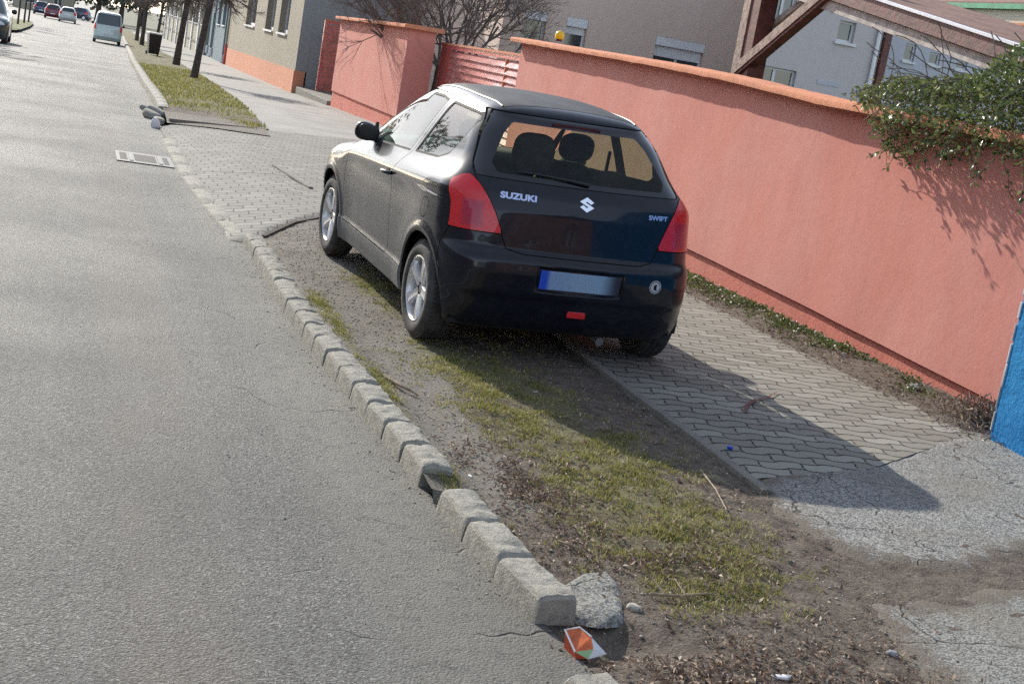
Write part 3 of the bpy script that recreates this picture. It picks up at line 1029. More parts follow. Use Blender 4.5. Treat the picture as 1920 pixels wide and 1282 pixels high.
# drain in the gutter
dr = MB()
dr.box(.56, 1.18, 16.15, 17.15, .002, .012)
dg_ = dr.build('drain_grate', M['drain'])
tag(dg_, 'flat grey drain cover in the road beside the block driveway', 'drain')
b = MB(); b.box(.70, .74, 16.25, 17.05, .013, .02); b.box(1.02, 1.06, 16.25, 17.05, .013, .02)
b.build('grate_bar', M['drain'], dg_)
b = MB(); b.box(.60, .68, 16.3, 17.0, .0125, .0135); b.box(.76, 1.0, 16.3, 17.0, .0125, .0135); b.box(1.08, 1.14, 16.3, 17.0, .0125, .0135)
b.build('grate_slot_shade', M['gap'], dg_)  # flat black sheets in place of the shade inside open slots


# ================================================================== walls and gates
def sweep(name, prof, ys, fx, fz, mat, parent=None, amp=.0, seed=0, jagtop=0.):
    n = len(prof); V = []
    for y_ in ys:
        for j, (px, pz) in enumerate(prof):
            q = (fbm(y_, px * 9 + pz * 7, 6, seed + j) - .5) * 2
            q2 = max(0, vnoise(y_, j, 9, seed + 7) - .62) * jagtop * (1 if pz > .06 else .4)
            V.append((fx(y_) + px + q * amp, y_, fz(y_) + pz + q * amp * .7 - q2))
    F = [(i * n + j, i * n + (j + 1) % n, (i + 1) * n + (j + 1) % n, (i + 1) * n + j) for i in range(len(ys) - 1) for j in range(n)]
    F.append(tuple(range(n - 1, -1, -1))); F.append(tuple(range((len(ys) - 1) * n, len(ys) * n)))
    b = MB(); b.add(V, F)
    return b.build(name, mat, parent, smooth=True)


def wall_block(root, x0, x1, y0, y1, zcr, ztop, zbase, mats, over=.034, step=.25):
    """rendered garden wall along y: upper part a little proud of the plinth"""
    ys = np.arange(y0, y1 + step * .5, step); ys[-1] = y1
    def slab(name, xa, xb, zl, zh, mat, amp, parent):
        rows = 9
        V = []; F = []
        for i, y_ in enumerate(ys):
            a, c = float(zl(y_)), float(zh(y_))
            for k in range(rows):
                z = a + (c - a) * k / (rows - 1)
                q = (fbm(y_ * 1.0, z, 1.6, 5) - .5) * amp
                V.append((xa + q, y_, z))
            V.append((xb, y_, c)); V.append((xb, y_, a))
        n = rows + 2
        for i in range(len(ys) - 1):
            for k in range(n):
                F.append((i * n + k, i * n + (k + 1) % n, (i + 1) * n + (k + 1) % n, (i + 1) * n + k))
        F.append(tuple(range(n - 1, -1, -1))); F.append(tuple(range((len(ys) - 1) * n, len(ys) * n)))
        b = MB(); b.add(V, F)
        return b.build(name, mat, parent, smooth=True)
    slab('upper_wall', x0 - over, x1, zcr, ztop, mats[0], .022, root)
    slab('plinth', x0, x1 - .01, zbase, lambda y_: float(zcr(y_)) - .016, mats[1], .014, root)


wl = empty('garden_wall', (0, 0, 0))
tag(wl, 'long salmon rendered garden wall with sloping orange coping behind the car', 'wall')
zc1 = lambda y_: np.interp(y_, [7, 7.66, 10.76, 12.86, 19.4], [.15, .16, .25, .29, .33])
zt1 = lambda y_: np.interp(y_, [7, 10.5, 12.4, 14.4, 19.4], [1.80, 1.86, 1.94, 1.985, 2.05])
wall_block(wl, 5.93, 6.19, 6.6, 19.4, zc1, zt1, lambda y_: -.1, (M['pink'], M['pinkbase']))
cp = [(-.165, .0), (-.167, .040), (-.155, .058), (-.02, .070), (.16, .074), (.37, .056), (.372, .0)]
sweep('coping', cp, np.arange(6.5, 19.66, .12), lambda y_: 5.93, lambda y_: float(zt1(y_)), M['coping'], wl, .0025, 3, .035)

pn = empty('gate_pier_wall', (0, 0, 0))
tag(pn, 'short salmon wall with orange coping standing between the two red gates', 'wall')
wall_block(pn, 6.40, 6.95, 28.9, 37.0, lambda y_: .27, lambda y_: 2.08, lambda y_: -.3, (M['pink'], M['pinkbase']), step=.9)
sweep('coping', [(p[0], p[1] * 1.15) for p in cp[:-2]] + [(.68, .09), (.68, 0)], np.arange(28.75, 37.2, .35), lambda y_: 6.40, lambda y_: 2.08, M['coping'], pn, .003, 8, .03)

bw = MB(); bw.box(5.50, 6.3, 3.6, 7.10, -.1, 2.4)
bo = bw.build('blue_wall', M['blue'], None, bevel=.012)
tag(bo, 'rough bright blue painted wall at the right edge of the photo', 'wall')
eb = MB()
for k in range(16):
    z0 = .1 + k * .14
    eb.box(5.494, 5.51, 7.092 + .006 * math.sin(k * 2.1), 7.106, z0, z0 + .12 + .02 * math.sin(k))
eb.build('flaked_edge', M['bluewhite'], bo, bevel=.004)


def slat_gate(name, a, b, z0, z1, n, lab, solid=0., post=(0.45,)):
    """louvred red gate between plan points a and b"""
    a = Vector((a[0], a[1], 0)); b = Vector((b[0], b[1], 0))
    g = empty(name, (a.x, a.y, z0))
    tag(g, lab, 'gate', 'red louvred gates')
    d = (b - a); L = d.length; d.normalize()
    o = Vector((0, 0, 0))
    fr = MB()
    H = z1 - z0
    for t in (0.03, L - .03):
        fr.bar(d * t, d * t + Vector((0, 0, H)), .06, .06, d)
    for h_ in (.03, H - .04):
        fr.bar(d * .06 + Vector((0, 0, h_)), d * (L - .06) + Vector((0, 0, h_)), .05, .08)
    fr.build('gate_frame', M['redgate'], g)
    for p in post:
        fb = MB(); fb.bar(d * L * p + Vector((0, 0, .07)), d * L * p + Vector((0, 0, H - .08)), .05, .05, d)
        fb.build('gate_bar', M['coping'], g)
    tp = MB(); tp.bar(Vector((0, 0, H + .022)), d * L + Vector((0, 0, H + .022)), .09, .04)
    tp.build('top_rail', M['coping'], g)
    if solid:
        sp = MB(); sp.bar(d * (L - solid) + Vector((0, 0, H / 2)), d * (L - .07) + Vector((0, 0, H / 2)), .02, H - .16)
        sp.build('solid_panel', M['redgate'], g)
    Ls = L - solid
    perp = Vector((d.y, -d.x, 0))
    for k in range(n):
        z = .12 + (H - .22) * (k + .5) / n
        s = MB()
        s.bar(d * .07 + Vector((0, 0, z)), d * (Ls - .02) + Vector((0, 0, z)), .016, (H - .22) / n * .98, Vector((0, 0, 1)) * 1.0 + perp * .55)
        s.build('slat', M['redslat'], g)
    return g


slat_gate('louvred_gate', (6.75, 19.4), (7.25, 29.4), .03, 1.88, 13, 'wide red louvred gate beside the left end of the long salmon wall', .9, (.42,))
slat_gate('louvred_gate', (6.75, 41.9), (7.75, 42.0), -.1, 2.02, 15, 'narrow red louvred gate between the tan house and the short salmon wall', 0, (.72,))
b = MB(); b.box(6.35, 7.9, 37.3, 43.2, -.4, -.02)
tag(b.build('entrance_step', M['edging'], None, bevel=.02), 'low grey concrete step in front of the narrow red gate', 'step')
# yellow gate beacon on the coping
bc = MB(); bc.lathe([(0, .001), (0, .045), (.03, .045), (.03, .001)], 18, Matrix.Translation((6.02, 18.2, 2.135)) @ Matrix.Rotation(R(-90), 4, 'Y'))
bo_ = bc.build('gate_beacon', M['darkred'], None, smooth=True)
tag(bo_, 'small yellow gate beacon on top of the orange coping', 'beacon')
bc = MB(); bc.lathe([(.03, .055), (.06, .060), (.10, .058), (.125, .042), (.137, .02), (.14, .001)], 20, Matrix.Translation((6.02, 18.2, 2.135)) @ Matrix.Rotation(R(-90), 4, 'Y'))
bc.build('lamp_dome', M['yellow'], bo_, smooth=True)


# ================================================================== houses
def facade(root, axis, pos, lo, hi, z0, z1, holes, thick, mat, name='wall'):
    """wall plane with openings. axis 'y': runs along y at x=pos (faces -x); axis 'x': runs along x at y=pos (faces -y)
    holes: (a0,a1,h0,h1)"""
    cuts = sorted({lo, hi} | {h[0] for h in holes} | {h[1] for h in holes})
    b = MB()
    for i in range(len(cuts) - 1):
        a, c = cuts[i], cuts[i + 1]
        hs = sorted([h for h in holes if h[0] < (a + c) / 2 < h[1]], key=lambda h: h[2])
        z = z0
        segs = []
        for h in hs:
            segs.append((z, h[2])); z = h[3]
        segs.append((z, z1))
        for (p, q) in segs:
            if axis == 'y': b.box(pos, pos + thick, a, c, p, q)
            else: b.box(a, c, pos, pos + thick, p, q)
    return b.build(name, mat, root)


def window(root, axis, pos, a0, a1, h0, h1, depth=.16, frame=.06, mull=1, shutter=0., sill=True, glass=None):
    d = pos + depth
    def bx(b, a, c, z0, z1, p0, p1):
        if axis == 'y': b.box(p0, p1, a, c, z0, z1)
        else: b.box(a, c, p0, p1, z0, z1)
    f = MB()
    bx(f, a0, a0 + frame, h0, h1, d, d + .06); bx(f, a1 - frame, a1, h0, h1, d, d + .06)
    bx(f, a0 + frame, a1 - frame, h0, h0 + frame, d, d + .06); bx(f, a0 + frame, a1 - frame, h1 - frame, h1, d, d + .06)
    for k in range(mull):
        mm_ = a0 + (a1 - a0) * (k + 1) / (mull + 1)
        bx(f, mm_ - frame * .6, mm_ + frame * .6, h0 + frame, h1 - frame, d, d + .06)
    fo = f.build('window', M['white'], root)
    g = MB(); bx(g, a0 + frame * .5, a1 - frame * .5, h0 + frame * .5, h1 - frame * .5, d + .03, d + .045)
    g.build('pane', glass or M['winglass'], fo)
    if sill:
        s = MB(); bx(s, a0 - .05, a1 + .05, h0 - .06, h0 - .002, pos - .07, d + .02)
        s.build('sill', M['white'], fo)
    if shutter:
        s = MB(); bx(s, a0 + .01, a1 - .01, h1 - .22, h1 - .002, pos + .01, d - .004)
        bx(s, a0 + .03, a1 - .03, h1 - .22 - shutter, h1 - .225, d - .03, d - .006)
        s.build('roller_shutter', M['shutter'], fo)
    return fo


def roof_slab(root, x0, x1, y0, y1, z, rise, mat):
    b = MB()
    xm = (x0 + x1) / 2
    b.prism([(x0, z), (xm, z + rise), (x1, z), (x1, z + .15), (xm, z + rise + .15), (x0, z + .15)], 1, y0, y1)
    return b.build('roof', mat, root)


h1 = empty('tan_house', (6.29, 43.3, 0), -.0414)
tag(h1, 'tan rendered house with an orange plinth and tall windows left of the red gate', 'house')
wins = [(4.0, 7.4, 1.40, 3.0), (9.4, 13.2, 1.39, 3.0), (18.6, 24.4, 1.37, 3.0)]
facade(h1, 'y', 0, 0, 37, .42, 5.0, wins, .35, M['tan'])
for i_, w_ in enumerate(wins): window(h1, 'y', 0, *w_, depth=.22, frame=.12, mull=1 if i_ else 1)
b = MB()
b.add([(-.03, 0, -.6), (-.03, 37, -1.5), (-.03, 37, -.12), (-.03, 0, .42), (.3, 0, -.6), (.3, 37, -1.5), (.3, 37, -.12), (.3, 0, .42)], [(0, 1, 2, 3), (7, 6, 5, 4), (0, 4, 5, 1), (3, 2, 6, 7), (0, 3, 7, 4), (1, 5, 6, 2)])
b.build('plinth', M['orange'], h1)
b = MB(); b.add([(-.002, .1, .42), (-.002, 37, -.12), (-.002, 37, .42)], [(0, 1, 2)]); b.build('wall_foot', M['tan'], h1)
b = MB(); b.box(.352, 9.0, .0, .35, -.6, 5.0); b.build('side_wall', M['tanside'], h1)
b = MB(); b.box(.001, .351, -.006, -.001, .44, 5.0); b.build('corner_render', M['tanside'], h1)
b = MB(); b.box(8.6, 9, .36, 37, -1.5, 5); b.build('back_wall', M['tanside'], h1)
roof_slab(h1, -.5, 9.5, -.4, 37.4, 5.0, 2.6, M['tile'])
b = MB(); b.tube([(-.09, 36.2, 5.0), (-.09, 36.2, .1)], .055, 8); b.build('downpipe', M['tan'], h1, smooth=True)
b = MB(); b.tube([(-.09, 36.2, .1), (-.09, 36.2, -1.0)], .075, 8); b.build('downpipe_foot', M['redgate'], h1, smooth=True)

h2 = empty('slate_blue_house', (7.88, 81.0, 0), -.03)
tag(h2, 'slate blue house front beyond the tan house', 'house')
wins = [(3.6, 6.4, .98, 2.7), (8.0, 11.0, .95, 2.7)]
facade(h2, 'y', 0, 0, 19, -1.6, 5.2, wins + [(14.0, 16.0, -1.6, 1.6)], .35, M['teal'])
for w_ in wins: window(h2, 'y', 0, *w_, depth=.2, frame=.12)
b = MB(); b.box(.2, .26, 14.0, 16.0, -1.6, 1.6); b.build('door', M['green'], h2)
for yy in (1.2, 12.6, 17.6):
    b = MB(); b.tube([(-.08, yy, 5.1), (-.08, yy, -.6)], .05, 8); dp = b.build('downpipe', M['teal'], h2, smooth=True)
    b = MB(); b.tube([(-.08, yy, -.6), (-.08, yy, -1.1)], .10, 8); b.build('pipe_foot', M['metalwhite'], dp, smooth=True)
roof_slab(h2, -.5, 9.5, 0, 19, 5.2, 2.8, M['tile'])

h3 = empty('beige_house', (8.3, 100.6, 0), 0)
tag(h3, 'long beige house with white pilasters farthest along the pavement', 'house')
hs = []
for k in range(8): hs.append((2 + k * 6.0, 5.0 + k * 6.0, .6, 2.6))
facade(h3, 'y', 0, 0, 50, -2.4, 5.4, hs, .35, M['beige'])
for w_ in hs: window(h3, 'y', 0, *w_, depth=.2, frame=.15)
for k in range(9):
    b = MB(); b.box(-.10, -.002, -.3 + k * 6.0, .5 + k * 6.0, -2.2, 5.3); b.build('pilaster', M['white'], h3)
b = MB(); b.box(-.05, -.001, 0, 50, -.75, -.6); b.build('string_course', M['edging'], h3)
roof_slab(h3, -.5, 10, 0, 50, 5.4, 3, M['tile'])

hA = empty('grey_pink_building', (0, 0, 0))
tag(hA, 'large grey-pink rendered building behind the left half of the long wall', 'building')
wA = [(10.27, 10.86, 1.95, 3.08), (11.37, 11.93, 1.95, 3.08), (13.78, 15.15, 2.1, 3.02)]
facade(hA, 'x', 34, 9.75, 20, -.2, 6.2, wA, .4, M['houseA'])
for w_, sh in zip(wA, (.02, .18, .27)): window(hA, 'x', 34, *w_, depth=.16, frame=.06, mull=0 if w_[1] - w_[0] < 1 else 1, shutter=sh, sill=False)
b = MB(); b.box(9.75, 10.1, 34.41, 44, -.2, 6.2); b.build('side_wall', M['houseA'], hA)
roof_slab(hA, 9.3, 20.4, 33.6, 46, 6.2, 2.5, M['tile'])

hB = empty('blue_grey_wing', (0, 0, 0))
tag(hB, 'blue-grey rendered wing seen under the timber canopy', 'building')
wB = [(13.72, 14.68, 2.0, 2.60), (15.45, 15.86, 3.38, 3.82), (13.80, 14.35, 3.55, 4.5)]
facade(hB, 'x', 28, 13.66, 16.55, -.2, 6.0, wB, .35, M['houseB'])
for i_, w_ in enumerate(wB): window(hB, 'x', 28, *w_, depth=.10, frame=.05, mull=1 if i_ != 1 else 0, shutter=.0, sill=(i_ == 1))
b = MB(); b.box(16.2, 16.55, 28.351, 36, -.2, 6.0); b.build('side_wall', M['houseB'], hB)
b = MB(); b.tube([(16.42, 27.93, 6.0), (16.42, 27.93, 0)], .045, 8); b.build('downpipe', M['shutter'], hB, smooth=True)
b = MB(); b.box(16.56, 16.72, 27.9, 28.3, 0, 6.0); b.build('corner_pilaster', M['wood'], hB)
b = MB(); b.box(15.2, 15.75, 27.985, 27.999, 2.42, 2.52); b.build('repair_patch', M['houseC'], hB)

hC = empty('pale_blue_outbuilding', (0, 0, 0))
tag(hC, 'pale blue low building with small windows above the ivy', 'building')
wC = [(22.05, 22.40, 3.66, 4.14), (22.88, 23.24, 3.69, 4.03), (23.78, 24.16, 3.70, 3.95)]
facade(hC, 'x', 36, 16.73, 27.5, -.2, 4.75, wC, .35, M['houseC'])
for w_ in wC: window(hC, 'x', 36, *w_, depth=.08, frame=.05, mull=0, sill=True)

hD = empty('cream_building', (0, 0, 0))
tag(hD, 'sunlit cream building with a green gutter at the top right', 'building')
wD = [(52.0, 53.6, 5.2, 6.55), (54.6, 56.4, 5.2, 6.6), (58.5, 60.3, 5.2, 6.6), (62.5, 64.3, 5.2, 6.6)]
facade(hD, 'y', 38.4, 40, 76, -.2, 7.75, wD, .35, M['houseD'])
for w_ in wD: window(hD, 'y', 38.4, *w_, depth=.1, frame=.08, mull=1, sill=True)
b = MB(); b.box(38.15, 38.395, 40, 76, 7.62, 7.85); b.build('gutter', M['green'], hD)
b = MB(); b.box(38.3, 38.395, 40, 76, 6.95, 7.05); b.build('string_course', M['coping'], hD)
roof_slab(hD, 38.2, 48, 40, 76, 7.76, 1.4, M['tile'])
for yy in (50.0, 53.0):
    b = MB(); b.box(40.5, 41.1, yy, yy + .6, 8.3, 9.6); b.build('chimney', M['beige'], hD)

# ---- timber canopy behind the wall
cn = empty('timber_canopy', (7.0, 14.45, 0))
tag(cn, 'maroon timber entrance canopy with a diagonal brace behind the wall', 'canopy')
zl = lambda y_: 2.745 - .150 * (13.0 - y_)
def inC(b, nm, mat, bev=.006):
    for i, v in enumerate(b.v): b.v[i] = (v[0] - 7.0, v[1] - 14.45, v[2])
    return b.build(nm, mat, cn, bevel=bev)
b = MB(); b.box(6.90, 7.10, 14.28, 14.62, 0, 4.0); inC(b, 'post', M['wood'])
b = MB(); b.box(6.885, 6.899, 14.50, 14.66, 0, 4.0); inC(b, 'post_lit_face', M['oldlitwood'], 0)  # sunlit side of the post as a paler board, sun put into colour
b = MB(); b.bar((6.93, 14.62, 2.06), (6.93, 12.72, 3.02), .11, .15); inC(b, 'brace', M['wood'])
b = MB(); b.bar((6.868, 14.60, 2.085), (6.868, 12.70, 3.045), .012, .10); inC(b, 'brace_lit_face', M['oldlitwood'], 0)  # upper face of the brace, paler because sunlight is painted in
b = MB(); b.bar((7.13, 14.62, 2.53), (7.13, 13.5, 3.0), .05, .07); inC(b, 'rear_brace', M['greywood'])
b = MB(); b.bar((7.0, 15.6, zl(15.6) + .115), (7.0, 9.0, zl(9.0) + .115), .12, .13); inC(b, 'rafter', M['wood'])
b = MB(); b.bar((6.93, 15.6, zl(15.6) + .105), (6.93, 9.0, zl(9.0) + .105), .014, .10); inC(b, 'rafter_lit_face', M['greywood'], 0)  # sunlit rafter face as a grey strip, light put into its colour
b = MB(); b.bar((8.5, 15.6, zl(15.6) + .06), (8.5, 9.0, zl(9.0) + .06), 2.9, .02); inC(b, 'soffit', M['wood'], 0)
b = MB(); b.bar((6.88, 15.6, zl(15.6) + .235), (6.88, 8.9, zl(8.9) + .235), .03, .13); inC(b, 'fascia', M['wood'], 0)
b = MB(); b.bar((6.87, 15.6, zl(15.6) + .315), (6.87, 8.9, zl(8.9) + .315), .07, .022); inC(b, 'flashing', M['metalwhite'], 0)
b = MB(); b.bar((7.85, 15.6, zl(15.6) + .29), (7.85, 8.9, zl(8.9) + .29), 1.85, .05); inC(b, 'roof', M['tile'], 0)
b = MB(); b.box(8.55, 8.72, 9.4, 9.57, 0, 2.25); inC(b, 'post', M['wood'])

# ================================================================== cars: one body surface, cut into its panels
def smax(a, b, r):
    h = np.maximum(r - np.abs(a - b), 0) / r
    return np.maximum(a, b) + h * h * r * .25


def curve(xs, ys, sig=.02):
    """smoothed piecewise-linear lookup"""
    t = np.linspace(xs[0] - 4 * sig, xs[-1] + 4 * sig, 700)
    v = np.interp(t, xs, ys)
    st = t[1] - t[0]
    k = np.exp(-.5 * (np.arange(-int(4 * sig / st) - 1, int(4 * sig / st) + 2) * st / sig) ** 2)
    k /= k.sum()
    p = len(k) // 2
    vv = np.convolve(np.pad(v, p, mode='edge'), k, 'valid')
    return lambda q: np.interp(q, t, vv)


RAX, FAX = 0.0, 2.39          # axles
AZ = .30
cLow = curve([.12, .18, .30, .35, .375, .40, .60, .76, 1.2], [.74, .79, .812, .815, .816, .818, .836, .842, .842], .012)
cRear = curve([.12, .18, .25, .33, .40, .43, .56, .62, .655, .68, .74, .90, 1.00, 1.07, 1.10, 1.25, 1.40, 1.425, 1.445, 1.49, 1.6],
              [-.36, -.43, -.485, -.515, -.53, -.55, -.562, -.555, -.535, -.497, -.492, -.470, -.440, -.398, -.375, -.240, -.105, -.095, -.110, -.085, -.0], .011)
cTop = curve([-.9, -.1, .2, .55, .85, 1.10, 1.28, 1.7, 2.10, 2.22, 2.6, 2.85, 3.0, 3.1, 3.3],
             [1.46, 1.487, 1.510, 1.527, 1.530, 1.518, 1.47, 1.255, 1.035, .985, .93, .86, .79, .72, .60], .05)
cCrownX = curve([-.5, 1.1, 1.4, 2.2, 3.2], [.11, .11, .10, .16, .18], .1)


def crease(y): return .975 - .060 * (np.clip(y, -.6, 2.6) + .2)
def belt(y): return 1.085 - .070 * (np.clip(y, -.6, 2.6) + .1)


def carF(x, y, z):
    ax = np.abs(x)
    zc = crease(y); zb = belt(y)
    low = cLow(z)
    sp = lambda q, wd: wd * np.logaddexp(0, q / wd)
    t = (z - zc) / (zb - zc)
    k = sp(t, .13) - sp(t - 1, .13)
    g = sp(z - zb, .012)
    W = low - .064 * k - .008 * k * k - .43 * g - .18 * g * g
    W = W + .013 * (1 - smooth01((z - .335) / .05)) * smooth01((y - .33) / .10) * smooth01((2.1 - y) / .1)
    # soften creases
    plan_low = 1 - .040 * smooth01((.15 - y) / .7) - .14 * smooth01((y - 2.35) / .95) ** 1.5
    plan_hi = 1 - .085 * smooth01((.9 - y) / 1.35) - .05 * smooth01((y - 1.2) / 1.2)
    f = smooth01((z - zc) / .22)
    W = W * (plan_low * (1 - f) + plan_hi * f)
    # haunch over the rear wheel, arch lips
    for wy in (RAX, FAX):
        dr = np.hypot(y - wy, z - AZ)
        W = W + .016 * np.exp(-((dr - .372) / .034) ** 2) + .012 * np.exp(-((dr - .42) / .12) ** 2) * (z < .9)
    a = ax - W
    # door hollow under the shoulder line
    a = a + .010 * np.exp(-((z - .80) / .07) ** 2) * smooth01((y - .2) / .5) * smooth01((2.3 - y) / .5)
    cz = np.interp(z, [.3, .6, .95, 1.1, 1.4], [.07, .10, .16, .20, .22])
    b = cRear(z) + cz * ax * ax + .16 * np.maximum(ax - .5, 0) ** 2 - y
    # number plate recess
    rec = np.maximum(np.abs(x) - .285, np.abs(z - .535) - .078)
    b = b + .012 * smooth01(-rec / .012)
    c = (z - (cTop(y) - cCrownX(y) * ax * ax)) * .93
    d = y - (3.17 - .22 * ax * ax - .25 * np.maximum(ax - .45, 0) ** 2 - .05 * ((z - .5) / .3) ** 2)
    e = .155 - z
    rr = np.interp(z, [.3, .9, 1.05, 1.3], [.20, .22, .18, .14])
    F = smax(a, b, rr)
    F = smax(F, c, .13)
    F = smax(F, d, .38)
    return smax(F, e, .06)


def vanF(x, y, z):
    ax = np.abs(x)
    W = np.interp(z, [.15, .35, .95, 1.1, 1.75, 1.95], [.78, .84, .86, .84, .72, .66])
    a = ax - W
    b = np.interp(z, [.2, .4, .5, .9, 1.1, 1.8, 1.9], [-.70, -.78, -.76, -.72, -.68, -.50, -.42]) + .08 * ax * ax - y
    top = np.interp(y, [-.8, -.4, 1.6, 2.0, 2.7, 3.3, 3.5], [1.76, 1.83, 1.85, 1.78, 1.18, .98, .8]) - .06 * ax * ax
    F = smax(a, b, .20)
    F = smax(F, z - top, .14)
    F = smax(F, y - (3.45 - .2 * ax * ax), .3)
    return smax(F, .17 - z, .05)


def grad(F, P, e=1e-3):
    x, y, z = P.T
    g = np.stack([F(x + e, y, z) - F(x - e, y, z), F(x, y + e, z) - F(x, y - e, z), F(x, y, z + e) - F(x, y, z - e)], 1) / (2 * e)
    return g


def project(F, P, lev=0., it=4):
    P = P.copy()
    for _ in range(it):
        g = grad(F, P)
        f = F(*P.T) - lev
        P -= g * (f / np.maximum((g * g).sum(1), .05))[:, None]
    return P


def nets(F, lo, hi, h, lev=0.):
    ax = [np.arange(lo[i], hi[i] + h, h) for i in range(3)]
    X, Y, Z = np.meshgrid(*ax, indexing='ij')
    G = F(X, Y, Z) - lev
    S = G < 0
    nx, ny, nz = (len(a) - 1 for a in ax)
    acc = np.zeros((nx, ny, nz, 3)); cnt = np.zeros((nx, ny, nz))
    base = np.stack([X, Y, Z], -1)
    offs = [(0, 0), (0, 1), (1, 0), (1, 1)]
    for d in range(3):
        o1, o2 = [k for k in range(3) if k != d]
        sl0 = [slice(None)] * 3; sl1 = [slice(None)] * 3
        sl0[d] = slice(0, -1); sl1[d] = slice(1, None)
        g0, g1 = G[tuple(sl0)], G[tuple(sl1)]
        cr = (g0 < 0) != (g1 < 0)
        with np.errstate(divide='ignore', invalid='ignore'):
            t = np.where(cr, g0 / (g0 - g1), 0)
        P = base[tuple(sl0)].copy(); P[..., d] += t * h
        n = (nx, ny, nz)
        for a, b in offs:
            s = [None] * 3; s[d] = slice(0, n[d])
            s[o1] = slice(a, a + n[o1]); s[o2] = slice(b, b + n[o2])
            c = cr[tuple(s)]
            acc += P[tuple(s)] * c[..., None]; cnt += c
    has = cnt > 0
    idx = -np.ones((nx, ny, nz), np.int64); idx[has] = np.arange(has.sum())
    V = acc[has] / cnt[has][:, None]
    Q = []
    for d in range(3):
        o1, o2 = [(1, 2), (2, 0), (0, 1)][d]
        sl0 = [slice(1, -1)] * 3; sl1 = [slice(1, -1)] * 3
        sl0[d] = slice(0, -1); sl1[d] = slice(1, None)
        s0, s1 = S[tuple(sl0)], S[tuple(sl1)]
        I = np.argwhere(s0 != s1)
        if not len(I): continue
        flip = s0[tuple(I.T)]
        I = I.copy()
        for k in (o1, o2): I[:, k] += 1
        def cell(a, b):
            J = I.copy(); J[:, o1] -= a; J[:, o2] -= b
            return idx[tuple(J.T)]
        q = np.stack([cell(1, 1), cell(0, 1), cell(0, 0), cell(1, 0)], 1)
        q[~flip] = q[~flip][:, ::-1]
        Q.append(q)
    Q = np.concatenate(Q)
    T = np.concatenate([Q[:, [0, 1, 2]], Q[:, [0, 2, 3]]])
    return V, T


def car_piece(name, V, T, mat, parent, F=carF, lev=0.):
    V = project(F, V, lev, 2)
    N = grad(F, V)
    N /= np.linalg.norm(N, axis=1)[:, None]
    return mk(name, V, T, mat, parent, smooth=True, normals=N)


def cut(V, T, fn, gap=.0028):
    """(inside, outside) of the region fn < 0, a panel gap apart"""
    g = fn(*V.T)
    a = clip(V, T, g + gap)
    g2 = -(g - gap)
    b = clip(V, T, g2)
    return a, b


def seat_xform(loc, rx=0., ry=0., rz=0.):
    return Matrix.Translation(loc) @ Matrix.Rotation(rz, 4, 'Z') @ Matrix.Rotation(ry, 4, 'Y') @ Matrix.Rotation(rx, 4, 'X')


def rear_y(x, z, lev=0.):
    """where the body's rear face stands at (x, z)"""
    ys = np.linspace(-.8, .3, 2200)
    f = carF(np.full_like(ys, x), ys, np.full_like(ys, z)) - lev
    return ys[np.argmax(f < 0)]


def side_x(y, z):
    xs = np.linspace(-1.1, 0, 2200)
    f = carF(xs, np.full_like(xs, y), np.full_like(xs, z))
    return xs[np.argmax(f < 0)]


def rear_frame(x, z, off=.003):
    y = rear_y(x, z)
    n = grad(carF, np.array([[x, y, z]]))[0]
    n /= np.linalg.norm(n)
    n = Vector(n)
    right = Vector((0, 0, 1)).cross(n).normalized()     # reads left to right from behind
    right = -right if right.x < 0 else right
    upv = right.cross(-n).normalized() * -1
    if upv.z < 0: upv = -upv
    mm = Matrix((right, upv, n)).transposed().to_4x4()
    mm.translation = Vector((x, y, z)) + n * off
    return mm


def text_mesh(name, body, size, mat, parent, mtx, depth=.003, stretch=1., bold=.0):
    cu = bpy.data.curves.new(name, 'FONT')
    cu.body = body; cu.size = size; cu.extrude = depth; cu.offset = bold
    cu.align_x = 'CENTER'; cu.align_y = 'CENTER'
    tmp = bpy.data.objects.new(name + '_curve', cu)
    COL.objects.link(tmp)
    dg = bpy.context.evaluated_depsgraph_get()
    me = bpy.data.meshes.new_from_object(tmp.evaluated_get(dg))
    bpy.data.objects.remove(tmp)
    me.transform(mtx @ Matrix.Diagonal((stretch, 1, 1, 1)))
    me.materials.clear()
    me.name = name
    return link(name, me, mat, parent)


